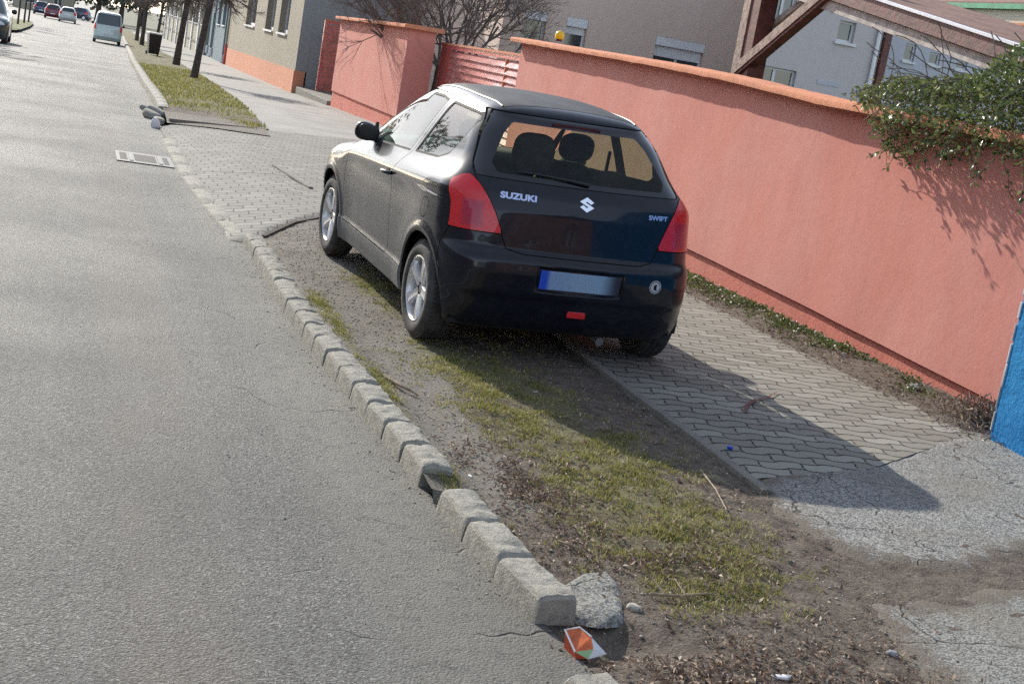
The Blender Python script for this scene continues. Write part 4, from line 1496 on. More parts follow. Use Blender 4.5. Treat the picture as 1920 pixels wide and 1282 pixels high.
def build_wheel(parent, loc, side, detail=True):
    """side -1: outer face looks to -x"""
    wroot = MB()
    Mx = Matrix.Translation(loc)
    s = side
    w_ = .185 / 2
    R0 = .30
    prof = [(-s * w_ * .80, .200), (-s * w_, .235), (-s * w_ * .98, .272), (-s * w_ * .80, .292), (-s * w_ * .5, R0), (0, R0 + .001),
            (s * w_ * .5, R0), (s * w_ * .80, .292), (s * w_ * .98, .272), (s * w_ * 1.02, .245), (s * w_ * .96, .215), (s * w_ * .82, .198)]
    wroot.lathe(prof, 56 if detail else 20, Mx)
    ty = wroot.build('wheel', M['tyre'], parent, smooth=True)
    if detail:
        tr = MB()
        for k in range(64):                       # tread blocks
            a = 2 * math.pi * k / 64
            for off, sk in ((-.055, .012), (-.018, -.012), (.018, .012), (.055, -.012)):
                mt = Mx @ Matrix.Rotation(a + sk, 4, 'X') @ Matrix.Translation((off, 0, R0 + (.001 if abs(off) < .03 else -.002)))
                tr.box(-.014, .014, -.0115, .0115, -.006, .0055, mt)
        tr.build('tread', M['tyre'], ty)
    rm = MB()
    f = s * w_
    rm.lathe([(f * .84, .206), (f * .90, .203), (f * .92, .196), (f * .80, .190), (f * .60, .184), (-f * .6, .178)], 56 if detail else 16, Mx)
    if detail:
        rm.lathe([(f * .55, .001), (f * .55, .034), (f * .45, .052), (f * .1, .058)], 28, Mx)
        for k in range(5):
            a = 2 * math.pi * k / 5 + .35
            ring = []
            sect = [(.035, .034, .66), (.070, .033, .74), (.110, .032, .80), (.150, .034, .84), (.174, .042, .86), (.192, .058, .86)]
            P = []
            for (r_, hw, fx) in sect:
                for (yy, xx) in ((-hw, fx * f - s * .020), (-hw * .72, fx * f), (-hw * .12, fx * f - s * .003), (hw * .12, fx * f - s * .003), (hw * .72, fx * f), (hw, fx * f - s * .020), (hw * .8, fx * f - s * .045), (-hw * .8, fx * f - s * .045)):
                    P.append(Mx @ Matrix.Rotation(a, 4, 'X') @ Vector((xx, yy, r_)))
            Fc = []
            for i in range(len(sect) - 1):
                for j in range(8):
                    jj = (j + 1) % 8
                    Fc.append((i * 8 + j, i * 8 + jj, i * 8 + 8 + jj, i * 8 + 8 + j))
            rm.add(P, Fc)
            b_ = Mx @ Matrix.Rotation(a + math.pi / 5, 4, 'X')
    else:
        rm.lathe([(f * .7, .001), (f * .75, .10), (f * .6, .19)], 16, Mx)
    rim = rm.build('rim', M['rim'], ty, smooth=True)
    if detail:
        hb = MB()
        hb.lathe([(f * .62, .001), (f * .62, .024), (f * .50, .028)], 20, Mx)
        for k in range(5):
            a = 2 * math.pi * k / 5 + .35 + math.pi / 5
            mt = Mx @ Matrix.Rotation(a, 4, 'X') @ Matrix.Translation((f * .42, 0, .045))
            hb.lathe([(-.004, .009), (s * .012, .008), (s * .014, .001)], 8, mt)
        hb.build('wheel_cap', M['steel'], ty, smooth=True)
        bd = MB()
        bd.lathe([(-f * .1, .001), (-f * .1, .125), (-f * .25, .125), (-f * .25, .001)], 32, Mx)
        bd.build('brake_disc', M['steel'], ty, smooth=True)
    return ty


def hatchback(root, h=.0145):
    """the near car, with every panel its own mesh"""
    V, T = nets(carF, (-.96, -.72, .08), (.96, 3.30, 1.62), h)
    V = project(carF, V)
    # wheel openings and open bottom
    def arches(x, y, z):
        d = np.minimum(np.hypot(y - RAX, z - AZ), np.hypot(y - FAX, z - AZ)) - .352
        return np.maximum(d, .50 - np.abs(x))
    V, T = clip(V, T, -arches(*V.T))
    V, T = clip(V, T, .205 + .03 * 0 - V[:, 2])
    # ---- glass
    rw_out = [(-.50, 1.425), (-.585, 1.30), (-.655, 1.13), (-.655, 1.085), (.655, 1.085), (.655, 1.13), (.585, 1.30), (.50, 1.425)]
    rw_in = [(-.40, 1.365), (-.455, 1.31), (-.545, 1.155), (-.53, 1.125), (.53, 1.125), (.545, 1.155), (.455, 1.31), (.40, 1.365)]
    def rwin(poly, r):
        return lambda x, y, z: np.maximum(sdpoly(x, z, poly) - r, y - .35)
    (gV, gT), (V, T) = cut(V, T, rwin(rw_out, .012), .003)
    ga = clip(gV, gT, rwin(rw_in, .022)(*gV.T))
    gb = clip(gV, gT, -rwin(rw_in, .022)(*gV.T))
    rwp = car_piece('rear_window', *gb, M['frit'], root, lev=-.003)
    car_piece('window_pane', *ga, M['rearglass'], rwp, lev=-.003)
    ws = [(-.56, 1.425), (-.70, .99), (.70, .99), (.56, 1.425)]
    wsf = lambda x, y, z: np.maximum(sdpoly(x, z, ws) - .01, 1.1 - y)
    (gV, gT), (V, T) = cut(V, T, wsf, .003)
    car_piece('windscreen', gV, gT, M['frontglass'], root, lev=-.003)
    dwin = [(1.93, .985), (.775, 1.055), (.70, 1.40), (.85, 1.413), (1.17, 1.405), (1.30, 1.372)]
    qwin = [(.655, 1.067), (.24, 1.095), (.13, 1.135), (.02, 1.36), (.06, 1.395), (.58, 1.402)]
    sealV = []
    def sidew(poly, s, r):
        return lambda x, y, z: np.maximum(sdpoly(y, z, poly) - r, .35 - s * x)
    for s in (-1, 1):
        for nm, poly in (('side_window', dwin), ('quarter_window', qwin)):
            (gV, gT), (V, T) = cut(V, T, sidew(poly, s, .014), .0)
            inner = sidew(poly, s, -.0)
            a_ = clip(gV, gT, inner(*gV.T)); b_ = clip(gV, gT, -inner(*gV.T))
            o = car_piece(nm, *a_, M['sideglass'], root, lev=-.007)
            car_piece('window_seal', *b_, M['gap'], o, lev=-.002)
    # ---- tail lamps
    lampin = [(-.2, .3)]
    def lamp(s):
        def f(x, y, z):
            xi = np.interp(z, [.74, .80, .88, .96, 1.03, 1.08], [.500, .520, .555, .600, .650, .700])
            yf = np.interp(z, [.74, .80, .90, .98, 1.02, 1.06, 1.09], [-.305, -.300, -.275, -.225, -.20, -.235, -.33])
            g = np.maximum(xi - s * x, y - yf)
            g = np.maximum(g, .765 + .0 * z - z - .02 * (s * x - .5))
            return np.maximum(g, z - 1.078)
        return f
    for s in (-1, 1):
        (gV, gT), (V, T) = cut(V, T, lamp(s), .0028)
        car_piece('tail_light', gV, gT, M['tail'], root, lev=.003)
    # ---- tailgate, bumper, doors
    tg = [(-.475, .685), (-.51, .76), (-.56, .88), (-.61, .97), (-.66, 1.03), (-.675, 1.10), (-.60, 1.31), (-.525, 1.437), (.525, 1.437), (.60, 1.31), (.675, 1.10), (.66, 1.03), (.61, .97), (.56, .88), (.51, .76), (.475, .685), (.38, .665), (-.38, .665)]
    tgf = lambda x, y, z: np.maximum(sdpoly(x, z, tg), y - .12)
    (gV, gT), (V, T) = cut(V, T, tgf, .003)
    gate = car_piece('tailgate', gV, gT, M['paint'], root)
    def bump_r(x, y, z):
        yb = np.interp(z, [.2, .50, .56, .66, .74, .78], [-.34, -.34, -.30, -.285, -.31, -.33])
        return np.maximum(y - yb, z - .762)
    (gV, gT), (V, T) = cut(V, T, bump_r, .0028)
    bump = car_piece('rear_bumper', gV, gT, M['paint'], root)
    def bump_f(x, y, z):
        return np.maximum(2.78 - y, z - .62)
    (gV, gT), (V, T) = cut(V, T, bump_f, .0028)
    car_piece('front_bumper', gV, gT, M['paint'], root)
    for s in (-1, 1):
        (gV, gT), (V, T) = cut(V, T, lambda x, y, z: np.maximum(sdpoly(y, z, [(2.74, .80), (2.98, .70), (2.98, .64), (2.80, .64)]) - .02, .3 - s * x), .003)
        car_piece('headlight', gV, gT, M['steel'], root, lev=.002)
    door = [(1.93, .36), (.80, .36), (.77, .42), (.80, .70), (.87, .86), (.80, .98), (.715, 1.06), (.655, 1.40), (.68, 1.428), (.90, 1.436), (1.20, 1.428), (1.36, 1.372), (1.96, 1.02), (2.03, .90), (2.02, .70), (1.98, .42)]
    for s in (-1, 1):
        df = lambda x, y, z: np.maximum(sdpoly(y, z, door) - .008, .3 - s * x)
        (gV, gT), (V, T) = cut(V, T, df, .0028)
        dr = car_piece('door', gV, gT, M['paint'], root)
        # handle
        hx = side_x(.93, crease(.93) - .035)
        hb = MB()
        hy, hz = .94, crease(.93) - .040
        for t0, t1 in ((-.085, -.04), (-.04, .04), (.04, .085)):
            pass
        hb.tube([(s * (-hx) + s * .002, hy - .085, hz + .004), (s * (-hx) + s * .030, hy - .06, hz + .003), (s * (-hx) + s * .036, hy, hz), (s * (-hx) + s * .030, hy + .06, hz - .004), (s * (-hx) + s * .002, hy + .085, hz - .006)], [.014, .013, .013, .013, .012], 10)
        hb.build('door_handle', M['paint'], dr, smooth=True)
        hp = MB()
        P, Fc = blob(.006, .05, .026, 2.4, 16, 8, Matrix.Translation((s * (-hx) + s * .001, hy, hz + .004)))
        hp.add(P, Fc); hp.build('handle_recess_shade', M['gap'], dr, smooth=True)  # black pad on the door skin in place of a shaded hollow
        # sill moulding
        # mirror
        mb_ = MB()
        mx = s * .825
        P, Fc = blob(.075, .055, .066, 2.6, 24, 12, seat_xform((mx, 1.70, 1.035), 0, s * -.12, s * .25))
        mb_.add(P, Fc)
        mirr = mb_.build('door_mirror', M['paint'], root, smooth=True)
        ml = MB()
        ml.bar((s * .72, 1.68, .985), (s * .79, 1.69, 1.0), .07, .035)
        ml.prism([(1.62, .985), (1.86, .972), (1.80, 1.02), (1.66, 1.115)], 0, s * .742, s * .765)
        ml.build('mirror_foot', M['black'], mirr, bevel=.004)
        P, Fc = blob(.074, .010, .056, 3.2, 24, 8, seat_xform((mx - s * .012, 1.640, 1.035), 0, s * -.12, s * .25))
        mg = MB(); mg.add(P, Fc)
        mg.build('mirror_back', M['black'], mirr, smooth=True)
    # side skirts
    for s in (-1, 1):
        (gV, gT), (V, T) = cut(V, T, lambda x, y, z: np.maximum(np.maximum(z - .350, np.maximum(y - 2.02, .37 - y)), .4 - s * x), .002)
        car_piece('side_skirt', gV, gT, M['paint'], root)
    # fuel flap
    (gV, gT), (V, T) = cut(V, T, lambda x, y, z: np.maximum(np.hypot(y - .03, z - .80) - .062, x + .4), .0024)
    car_piece('fuel_flap', gV, gT, M['paint'], root)
    # roof joint strips
    (gV, gT), (V, T) = cut(V, T, lambda x, y, z: np.maximum(np.maximum(np.abs(x) - (.475 - .03 * smooth01((.5 - y) / .6)), 1.40 - z), np.maximum(.02 - y, y - 1.30)), .004)
    car_piece('roof_panel', gV, gT, M['roof'], root)
    car_piece('body', V, T, M['paint'], root)
    # roof rails in the two joints
    for s in (-1, 1):
        rl = MB()
        pts = []
        for yy in np.linspace(.04, 1.28, 14):
            xx = s * (.475 - .03 * smooth01((.5 - yy) / .6))
            zs = np.linspace(1.3, 1.6, 600)
            f = carF(np.full_like(zs, xx), np.full_like(zs, yy), zs)
            pts.append((xx, yy, zs[np.argmax(f > 0)] + .0005))
        rl.tube(pts, .0055, 6)
        rl.build('roof_moulding', M['black'], root, smooth=True)
    # ---- inner lining, seen through the glass and the gaps
    LV, LT = nets(carF, (-.93, -.70, .1), (.93, 3.25, 1.6), .03, -.016)
    LV = project(carF, LV, -.016)
    for f in (rwin(rw_in, .024), lambda x, y, z: np.maximum(sdpoly(x, z, ws) + .03, 1.1 - y)):
        LV, LT = clip(LV, LT, -f(*LV.T))
    for s in (-1, 1):
        for poly in (dwin, qwin):
            LV, LT = clip(LV, LT, -sidew(poly, s, -.006)(*LV.T))
    LV, LT = clip(LV, LT, -np.maximum(np.minimum(np.hypot(LV[:, 1] - RAX, LV[:, 2] - AZ), np.hypot(LV[:, 1] - FAX, LV[:, 2] - AZ)) - .356, .5 - np.abs(LV[:, 0])))
    mk('cabin_lining', LV, LT, M['liner'], root, smooth=True)
    # floor pan, wheel wells, exhaust, towing eye
    fl = MB()
    fl.box(-.74, .74, -.40, 3.0, .20, .23)
    for s in (-1, 1):
        for wy in (RAX, FAX):
            P = []
            n = 18
            for k in range(n + 1):
                a = math.pi * (-.06 + 1.12 * k / n)
                for xx in (s * .80, s * .52):
                    P.append((xx, wy + .356 * math.cos(a), AZ + .356 * math.sin(a)))
            Fc = [(2 * k, 2 * k + 1, 2 * k + 3, 2 * k + 2) for k in range(n)]
            fl.add(P, Fc)
            fl.box(s * .52 - .005, s * .52 + .005, wy - .36, wy + .36, .22, .68)
    fl.build('underbody', M['black'], root)
    ex = MB()
    ex.tube([(.18, .25, .20), (.20, -.05, .19), (.23, -.34, .175), (.24, -.46, .165)], [.025, .025, .026, .028], 14)
    P, Fc = blob(.16, .10, .055, 3, 20, 10, Matrix.Translation((.15, -.20, .205)))
    ex.add(P, Fc)
    ex.build('exhaust', M['steel'], root, smooth=True)
    ax_ = MB(); ax_.tube([(-.68, 0, .28), (.68, 0, .28)], .04, 10); ax_.build('rear_axle', M['black'], root, smooth=True)
    fg = MB()
    yy = rear_y(.03, .335)
    fg.box(-.035, .085, yy - .008, yy + .03, .312, .352, None, .004)
    fg.build('fog_light', M['tail'], root)
    # ---- number plate: blue band at the left, rest a pale plate out of the sun
    py = cRear(np.array([.535]))[0] + .010
    pl = MB(); pl.box(-.262, .262, py - .006, py, .48, .592, None, .003)
    plate = pl.build('number_plate', M['plate'], root)
    # ---- badges and lettering
    text_mesh('maker_lettering', 'SUZUKI', .050, M['badge'], gate, rear_frame(-.425, .985, .001), .002, 1.30, .0022)
    text_mesh('model_lettering', 'SWIFT', .038, M['badge'], gate, rear_frame(.50, .955, .001), .002, 1.30, .0016)
    em = MB()
    fm = rear_frame(0.0, .990, .001)
    k = .047
    top = [(-1, .33), (0, .98), (.97, .36), (.54, .07), (.0, .42), (-.20, .29), (1, -.40 + .07)]
    S_ = top + [(-x_, -y_) for x_, y_ in top]
    S_ = [(x_, y_) for x_, y_ in S_]
    del S_[6]; del S_[-1]
    for pg in (S_,):
        P = [fm @ Vector((x_ * k, y_ * k, z_)) for z_ in (-.002, .006) for x_, y_ in pg]
        n = len(pg)
        em.add(P, [tuple(range(n - 1, -1, -1)), tuple(range(n, 2 * n))] + [(i, (i + 1) % n, n + (i + 1) % n, n + i) for i in range(n)])
    em.build('emblem', M['chrome'], gate)
    # round white sticker with a dark figure
    fm = rear_frame(.505, .555, .0015)
    def disc(r0, r1, zz, n=36):
        mb = MB()
        P = [fm @ Vector((r * math.cos(2 * math.pi * i / n), r * math.sin(2 * math.pi * i / n), zz)) for r in (r0, r1) for i in range(n)]
        mb.add(P, [(i, (i + 1) % n, n + (i + 1) % n, n + i) for i in range(n)])
        return mb
    stk = disc(.0001, .041, .0004).build('round_sticker', M['sticker'], bump)
    rg = disc(.031, .036, .0010)
    fig = [(-.018, -.020), (-.006, -.014), (-.001, -.020), (.017, -.020), (.010, -.010), (.009, .004), (.012, .010), (.006, .020), (.0, .012), (-.006, .019), (-.009, .010), (-.012, .002), (-.010, -.010)]
    P = [fm @ Vector((a, b, .0011)) for a, b in fig]
    rg.add(P, [tuple(range(len(fig)))])
    rg.build('sticker_print', M['gap'], stk)
    # wiper hidden low on the glass, washer nub
    wp = MB()
    a0 = [(x_, rear_y(x_, z_) - .012, z_) for x_, z_ in ((.02, 1.10), (-.12, 1.112), (-.30, 1.122), (-.42, 1.125))]
    wp.tube(a0, [.010, .007, .006, .004], 8)
    wp.build('rear_wiper', M['black'], root, smooth=True)
    # third brake light band under the roof edge
    bl = MB(); yb = rear_y(0, 1.405)
    bl.box(-.16, .16, yb - .004, yb + .02, 1.392, 1.412, None, .003)
    bl.build('brake_light', M['darkred'], root)
    # ---- cabin
    for x0, n_ in ((-.36, 0), (.36, 1)):
        st = MB()
        P, Fc = blob(.25, .25, .075, 3.2, 24, 10, seat_xform((x0, 1.15, .52), .12))
        st.add(P, Fc)
        P, Fc = blob(.24, .075, .32, 3.0, 24, 12, seat_xform((x0, .83, .80), .28))
        st.add(P, Fc)
        so = st.build('front_seat', M['seat'], root, smooth=True)
        hr = MB()
        P, Fc = blob(.125, .050, .095, 2.8, 20, 10, seat_xform((x0, .68, 1.215), .18))
        hr.add(P, Fc)
        for q in (-.05, .05):
            hr.tube([(x0 + q, .70, 1.16), (x0 + q, .74, 1.03)], .007, 6)
        hr.build('headrest', M['seat'], so, smooth=True)
    rs = MB()
    P, Fc = blob(.60, .24, .08, 4, 24, 10, seat_xform((0, .36, .55), .08)); rs.add(P, Fc)
    P, Fc = blob(.58, .07, .26, 4, 24, 12, seat_xform((0, .10, .80), .25)); rs.add(P, Fc)
    rso = rs.build('rear_seat', M['seat'], root, smooth=True)
    hr = MB()
    for q, zz, sz in ((-.20, 1.20, .13), (.36, 1.08, .075)):
        hr = MB(); P, Fc = blob(.135 if sz > .1 else .115, .055, sz, 3.4, 20, 10, seat_xform((q, .04, zz), .2)); hr.add(P, Fc)
        hr.build('rear_headrest', M['seat'], rso, smooth=True)
    ds = MB()
    P, Fc = blob(.68, .24, .16, 5, 24, 10, seat_xform((0, 1.95, .86), 0)); ds.add(P, Fc)
    ds.build('dashboard', M['liner'], root, smooth=True)
    sw = MB()
    mt = seat_xform((-.36, 1.58, .93), 0) @ Matrix.Rotation(R(-65), 4, 'X')
    n = 28
    pts = [mt @ Vector((.18 * math.cos(2 * math.pi * k / n), .18 * math.sin(2 * math.pi * k / n), 0)) for k in range(n + 1)]
    sw.tube(pts, .014, 8, cap=False)
    sw.bar(mt @ Vector((-.17, 0, 0)), mt @ Vector((.17, 0, 0)), .03, .02)
    sw.bar(mt @ Vector((0, 0, 0)), mt @ Vector((0, -.17, 0)), .03, .02)
    sw.build('steering_wheel', M['liner'], root, smooth=True)
    mr = MB()
    P, Fc = blob(.11, .02, .033, 3, 20, 8, seat_xform((0, 1.30, 1.335), .1)); mr.add(P, Fc)
    mr.bar((0, 1.31, 1.34), (0, 1.36, 1.42), .02, .02)
    mr.build('inside_mirror', M['black'], root, smooth=True)
    # hanging grab handles / belts
    for s in (-1, 1):
        bt = MB()
        bt.tube([(s * .60, .66, 1.22), (s * .62, .72, .95), (s * .64, .76, .6)], .012, 6)
        bt.build('seat_belt', M['black'], root)
    for wy in (RAX, FAX):
        for s in (-1, 1):
            zoff = 0
            build_wheel(root, Vector((s * .745, wy, AZ)), s)




hero = empty('parked_car')
tag(hero, 'dusty dark blue three-door hatchback parked half on the pavement, seen from behind', 'car')
hatchback(hero)
ch = -.067
ex_ = Vector((math.cos(ch), -math.sin(ch), .014)).normalized()
ey_ = Vector((math.sin(ch), math.cos(ch), .0317)); ey_ = (ey_ - ex_ * ey_.dot(ex_)).normalized()
mm = Matrix((ex_, ey_, ex_.cross(ey_))).transposed().to_4x4()
mm.translation = (2.953, 8.405, .05)
hero.matrix_world = mm

# ================================================================== other vehicles
def simple_car(name, label, loc, heading, paint, F=carF, ln=None, group=None, van=False, h=.055, lights=True):
    root = empty(name, loc, heading)
    tag(root, label, 'van' if van else 'car', group)
    lo, hi = (-1.0, -.95, .08), (1.0, 3.7, 2.05)
    V, T = nets(F, lo, hi, h)
    V = project(F, V)
    wy = (0.0, 2.6) if van else (RAX, FAX)
    ar = lambda x, y, z: np.maximum(np.minimum(np.hypot(y - wy[0], z - AZ), np.hypot(y - wy[1], z - AZ)) - .36, .5 - np.abs(x))
    V, T = clip(V, T, -ar(*V.T))
    V, T = clip(V, T, .22 - V[:, 2])
    if van:
        rear = [(-.62, 1.70), (-.68, 1.12), (.68, 1.12), (.62, 1.70)]
        front = [(-.62, 1.72), (-.70, 1.05), (.70, 1.05), (.62, 1.72)]
        sides = [[(2.35, 1.15), (1.5, 1.15), (1.5, 1.62), (2.0, 1.62)], [(1.35, 1.15), (.3, 1.15), (.3, 1.62), (1.35, 1.62)]]
        lampz = (.78, 1.12)
    else:
        rear = [(-.46, 1.39), (-.60, 1.10), (.60, 1.10), (.46, 1.39)]
        front = [(-.56, 1.425), (-.70, 1.0), (.70, 1.0), (.56, 1.425)]
        sides = [[(1.93, .985), (.775, 1.055), (.70, 1.40), (1.17, 1.405), (1.30, 1.372)], [(.655, 1.067), (.24, 1.095), (.06, 1.395), (.58, 1.402)]]
        lampz = (.78, 1.06)
    parts = []
    for nm, fn in (('rear_window', lambda x, y, z: np.maximum(sdpoly(x, z, rear) - .02, y - .4)), ('windscreen', lambda x, y, z: np.maximum(sdpoly(x, z, front) - .01, 1.1 - y))):
        (gV, gT), (V, T) = cut(V, T, fn, .004)
        car_piece(nm, gV, gT, M['cargl'], root, F)
    for s in (-1, 1):
        for pg in sides:
            (gV, gT), (V, T) = cut(V, T, lambda x, y, z: np.maximum(sdpoly(y, z, pg) - .01, .35 - s * x), .004)
            if len(gT): car_piece('side_window', gV, gT, M['cargl'], root, F)
        (gV, gT), (V, T) = cut(V, T, lambda x, y, z: np.maximum(np.maximum((.72 if van else .56) - s * x, y + .12), np.abs(z - sum(lampz) / 2) - (lampz[1] - lampz[0]) / 2), .002)
        car_piece('tail_light', gV, gT, M['tail'], root, F)
        (gV, gT), (V, T) = cut(V, T, lambda x, y, z: np.maximum(np.maximum(.48 - s * x, 2.85 - y), np.abs(z - .72) - .08), .002)
        if len(gT): car_piece('headlight', gV, gT, M['metalwhite'], root, F)
    car_piece('body', V, T, paint, root, F)
    b = MB(); b.box(-.72, .72, -.4, 3.0, .18, .30); b.build('underbody', M['black'], root)
    b = MB(); b.box(-.26, .26, -.80 if van else -.575, -.76 if van else -.54, .50, .60); b.build('number_plate', M['metalwhite'], root)
    for y_ in wy:
        for s in (-1, 1):
            build_wheel(root, Vector((s * .745, y_, AZ)), s, detail=False)
    for s in (-1, 1):
        b = MB(); P, Fc = blob(.09, .06, .08, 2.6, 10, 6, Matrix.Translation((s * .94, 1.75 if not van else 2.2, 1.08))); b.add(P, Fc); b.build('door_mirror', M['black'], root, smooth=True)
    return root


def carpaint(name, c, coat=1.):
    t = NT(name); t.base(c, .35, .15, .5); t.b.inputs['Coat Weight'].default_value = coat; t.b.inputs['Coat Roughness'].default_value = .06
    return t.m


M['cargl'] = simple('car_window_dark', (.03, .045, .05), .06, spec=.9, var=.1)
P_ = dict(pw=carpaint('pale_van_paint', (.50, .58, .55)), pg=carpaint('dark_green_paint', (.02, .06, .06)), ps=carpaint('silver_paint', (.55, .58, .55)),
          pr=carpaint('dark_red_paint', (.16, .02, .03)), pn=carpaint('navy_paint', (.03, .04, .09)), pl=carpaint('light_grey_paint', (.4, .42, .42)))
def gz_(x, y): return (x, y, float(zr(y)) + .005)
v = simple_car('delivery_van', 'pale grey-green van with a large rear window driving away near the kerb', gz_(1.72, 88.5), -.01, P_['pw'], vanF, van=True)
v.scale = (.94, .94, .98)
simple_car('oncoming_car', 'dark green car coming towards the camera, cut by the left edge of the photo', gz_(-2.95, 50.2 + 2.4), math.pi, P_['pg'], group='cars on the far road')
far = [('silver_car', 'silver car driving away, nearest of the small cars in the distance', -1.0, 152, 0, 'ps'), ('red_car', 'dark red car to the left of the silver car in the distance', -2.55, 160, 0, 'pr'),
       ('navy_car', 'dark blue car farthest left in the distant row of cars', -4.1, 176, 0, 'pn'), ('grey_car', 'dark car turned sideways right of the silver car in the distance', .9, 188, 1.2, 'pn')]
for nm, lab, x_, y_, hd, pk in far:
    simple_car('distant_car', lab, gz_(x_, y_), hd, P_[pk], group='cars on the far road', h=.09)
simple_car('distant_car', 'pale car parked beyond the grass island at the upper left', gz_(-9.5, 150), .1, P_['pl'], group='cars on the far road', h=.09)
simple_car('distant_car', 'silver car parked leftmost behind the island trees', gz_(-7.4, 112), .05, P_['ps'], group='cars on the far road', h=.09)

# ---- wheelie bin by the footpath
bn = empty('wheelie_bin', (3.45, 69.4, float(Hg(3.45, 69.4))), .1)
tag(bn, 'dark wheelie bin standing between the street trees', 'bin')
b = MB()
P = [(-.24, -.28, .10), (.24, -.28, .10), (.24, .28, .10), (-.24, .28, .10), (-.30, -.36, 1.0), (.30, -.36, 1.0), (.30, .36, 1.0), (-.30, .36, 1.0)]
b.add(P, [(3, 2, 1, 0), (4, 5, 6, 7), (0, 1, 5, 4), (1, 2, 6, 5), (2, 3, 7, 6), (3, 0, 4, 7)])
b.build('bin_body', M['black'], bn, bevel=.02)
b = MB(); b.box(-.33, .33, -.40, .40, 1.0, 1.07, None, .02); b.build('lid', M['shutter'], bn)
for s in (-.26, .26):
    b = MB(); b.lathe([(-.03, .001), (-.03, .10), (.03, .10), (.03, .001)], 16, Matrix.Translation((s, .33, .10))); b.build('wheel', M['tyre'], bn, smooth=True)


# ================================================================== vegetation
def leaf_cloud(name, P, D, size, mat, parent=None, wid=.42, droop=.0, seed=0, fold=.25, tint=None):
    """pointed leaves: base, two sides, tip - D gives each leaf's direction"""
    r = np.random.default_rng(seed)
    n = len(P)
    size = size * r.uniform(.6, 1.3, n)
    D = D + r.normal(0, .45, (n, 3)); D /= np.linalg.norm(D, axis=1)[:, None]
    U = r.normal(0, 1, (n, 3)) + np.array([0, 0, 1.2]); S = np.cross(D, U); S /= np.linalg.norm(S, axis=1)[:, None] + 1e-9
    Nn = np.cross(S, D)
    L = size[:, None]
    v0 = P; v1 = P + D * L * .45 + S * L * wid + Nn * L * fold * .4
    v2 = P + D * L - Nn * L * droop; v3 = P + D * L * .45 - S * L * wid + Nn * L * fold * .4
    V = np.stack([v0, v1, v2, v3], 1).reshape(-1, 3)
    i = np.arange(n) * 4
    T = np.concatenate([np.stack([i, i + 1, i + 2], 1), np.stack([i, i + 2, i + 3], 1)])
    t = r.uniform(0, 1, n) if tint is None else tint
    return mk(name, V, T, mat, parent, attr={'tint': np.repeat(t, 4)})


def blades(name, x, y, z, hgt, mat, seed=0, wid=.0035, lean=.6, tint=None, parent=None, kind=None):
    r = np.random.default_rng(seed)
    n = len(x)
    a = r.uniform(0, 2 * np.pi, n); a2 = r.uniform(0, 2 * np.pi, n)
    hgt = hgt * r.uniform(.45, 1.3, n)
    ln = r.uniform(.1, 1., n) * lean * hgt
    B = np.stack([x, y, z], 1)
    S = np.stack([np.cos(a), np.sin(a), np.zeros(n)], 1) * (wid * r.uniform(.6, 1.4, n))[:, None]
    Ld = np.stack([np.cos(a2), np.sin(a2), np.zeros(n)], 1)
    up = np.array([0, 0, 1.])
    m1 = B + Ld * (ln * .35)[:, None] + up * (hgt * .6)[:, None]
    tip = B + Ld * ln[:, None] + up * (hgt * (1 - .35 * ln / np.maximum(hgt, 1e-4) * .5))[:, None]
    V = np.stack([B - S, B + S, m1 + S * .7, m1 - S * .7, tip], 1).reshape(-1, 3)
    i = np.arange(n) * 5
    T = np.concatenate([np.stack([i, i + 1, i + 2], 1), np.stack([i, i + 2, i + 3], 1), np.stack([i + 3, i + 2, i + 4], 1)])
    t = r.uniform(0, 1, n) if tint is None else tint
    return mk(name, V, T, mat, parent, attr={'tint': np.repeat(t, 5)})


# grass on the verge: tufts
def scatter_tufts(n, x0, x1, y0, y1, dens, seed, per=14, rad=.022):
    r = np.random.default_rng(seed)
    X = r.uniform(x0, x1, n); Y = r.uniform(y0, y1, n)
    k = r.uniform(0, 1, n) < dens(X, Y)
    X, Y = X[k], Y[k]
    X = np.repeat(X, per) + r.normal(0, rad, len(X) * per); Y = np.repeat(Y, per) + r.normal(0, rad, len(Y) * per)
    return X, Y


gx_, gy_ = scatter_tufts(15000, 1.58, 3.2, 3.9, 11.2, lambda x, y: np.clip(green_f(x, y) * 1.5 * smooth01((fbm(x, y, 7, 91) - .36) / .25) - .12, 0, 1) ** 1.2, 1, per=11, rad=.02)
tn = np.clip(fbm(gx_, gy_, 6, 31) * .9 + rng.uniform(-.35, .45, len(gx_)), 0, 1)
tag(blades('grass', gx_, gy_, soil_z(gx_, gy_) - .004, .024, M['grass'], 3, .0021, .9, tn), 'short yellow-green grass growing on the verge behind the car', 'grass', kind='stuff')
# straw, dead stalks and crumbs of litter lying flat
n = 26000
lx = rng.uniform(1.6, 3.25, n); ly = rng.uniform(2.2, 8.6, n)
k = rng.uniform(0, 1, n) < np.clip(1.05 - gravel_f(lx, ly) * 1.6, .06, 1) * np.where(ly < 5.9, 1, .5) * np.where(ly < 4.4, 1.6, 1) * np.clip(fbm(lx, ly, 2.3, 61) * 2.4 - .55, .05, 1)
lx, ly = lx[k], ly[k]
lx2 = rng.uniform(3.2, 5.4, 3500); ly2 = rng.uniform(2.4, 5.0, 3500)
k = rng.uniform(0, 1, 3500) < np.clip(fbm(lx2, ly2, 3, 62) * 2.2 - .95, 0, 1)
lx = np.concatenate([lx, lx2[k]]); ly = np.concatenate([ly, ly2[k]])
P = np.stack([lx, ly, soil_z(lx, ly) + .004], 1)
D = np.stack([rng.normal(0, 1, len(lx)), rng.normal(0, 1, len(lx)), rng.uniform(-.05, .25, len(lx))], 1)
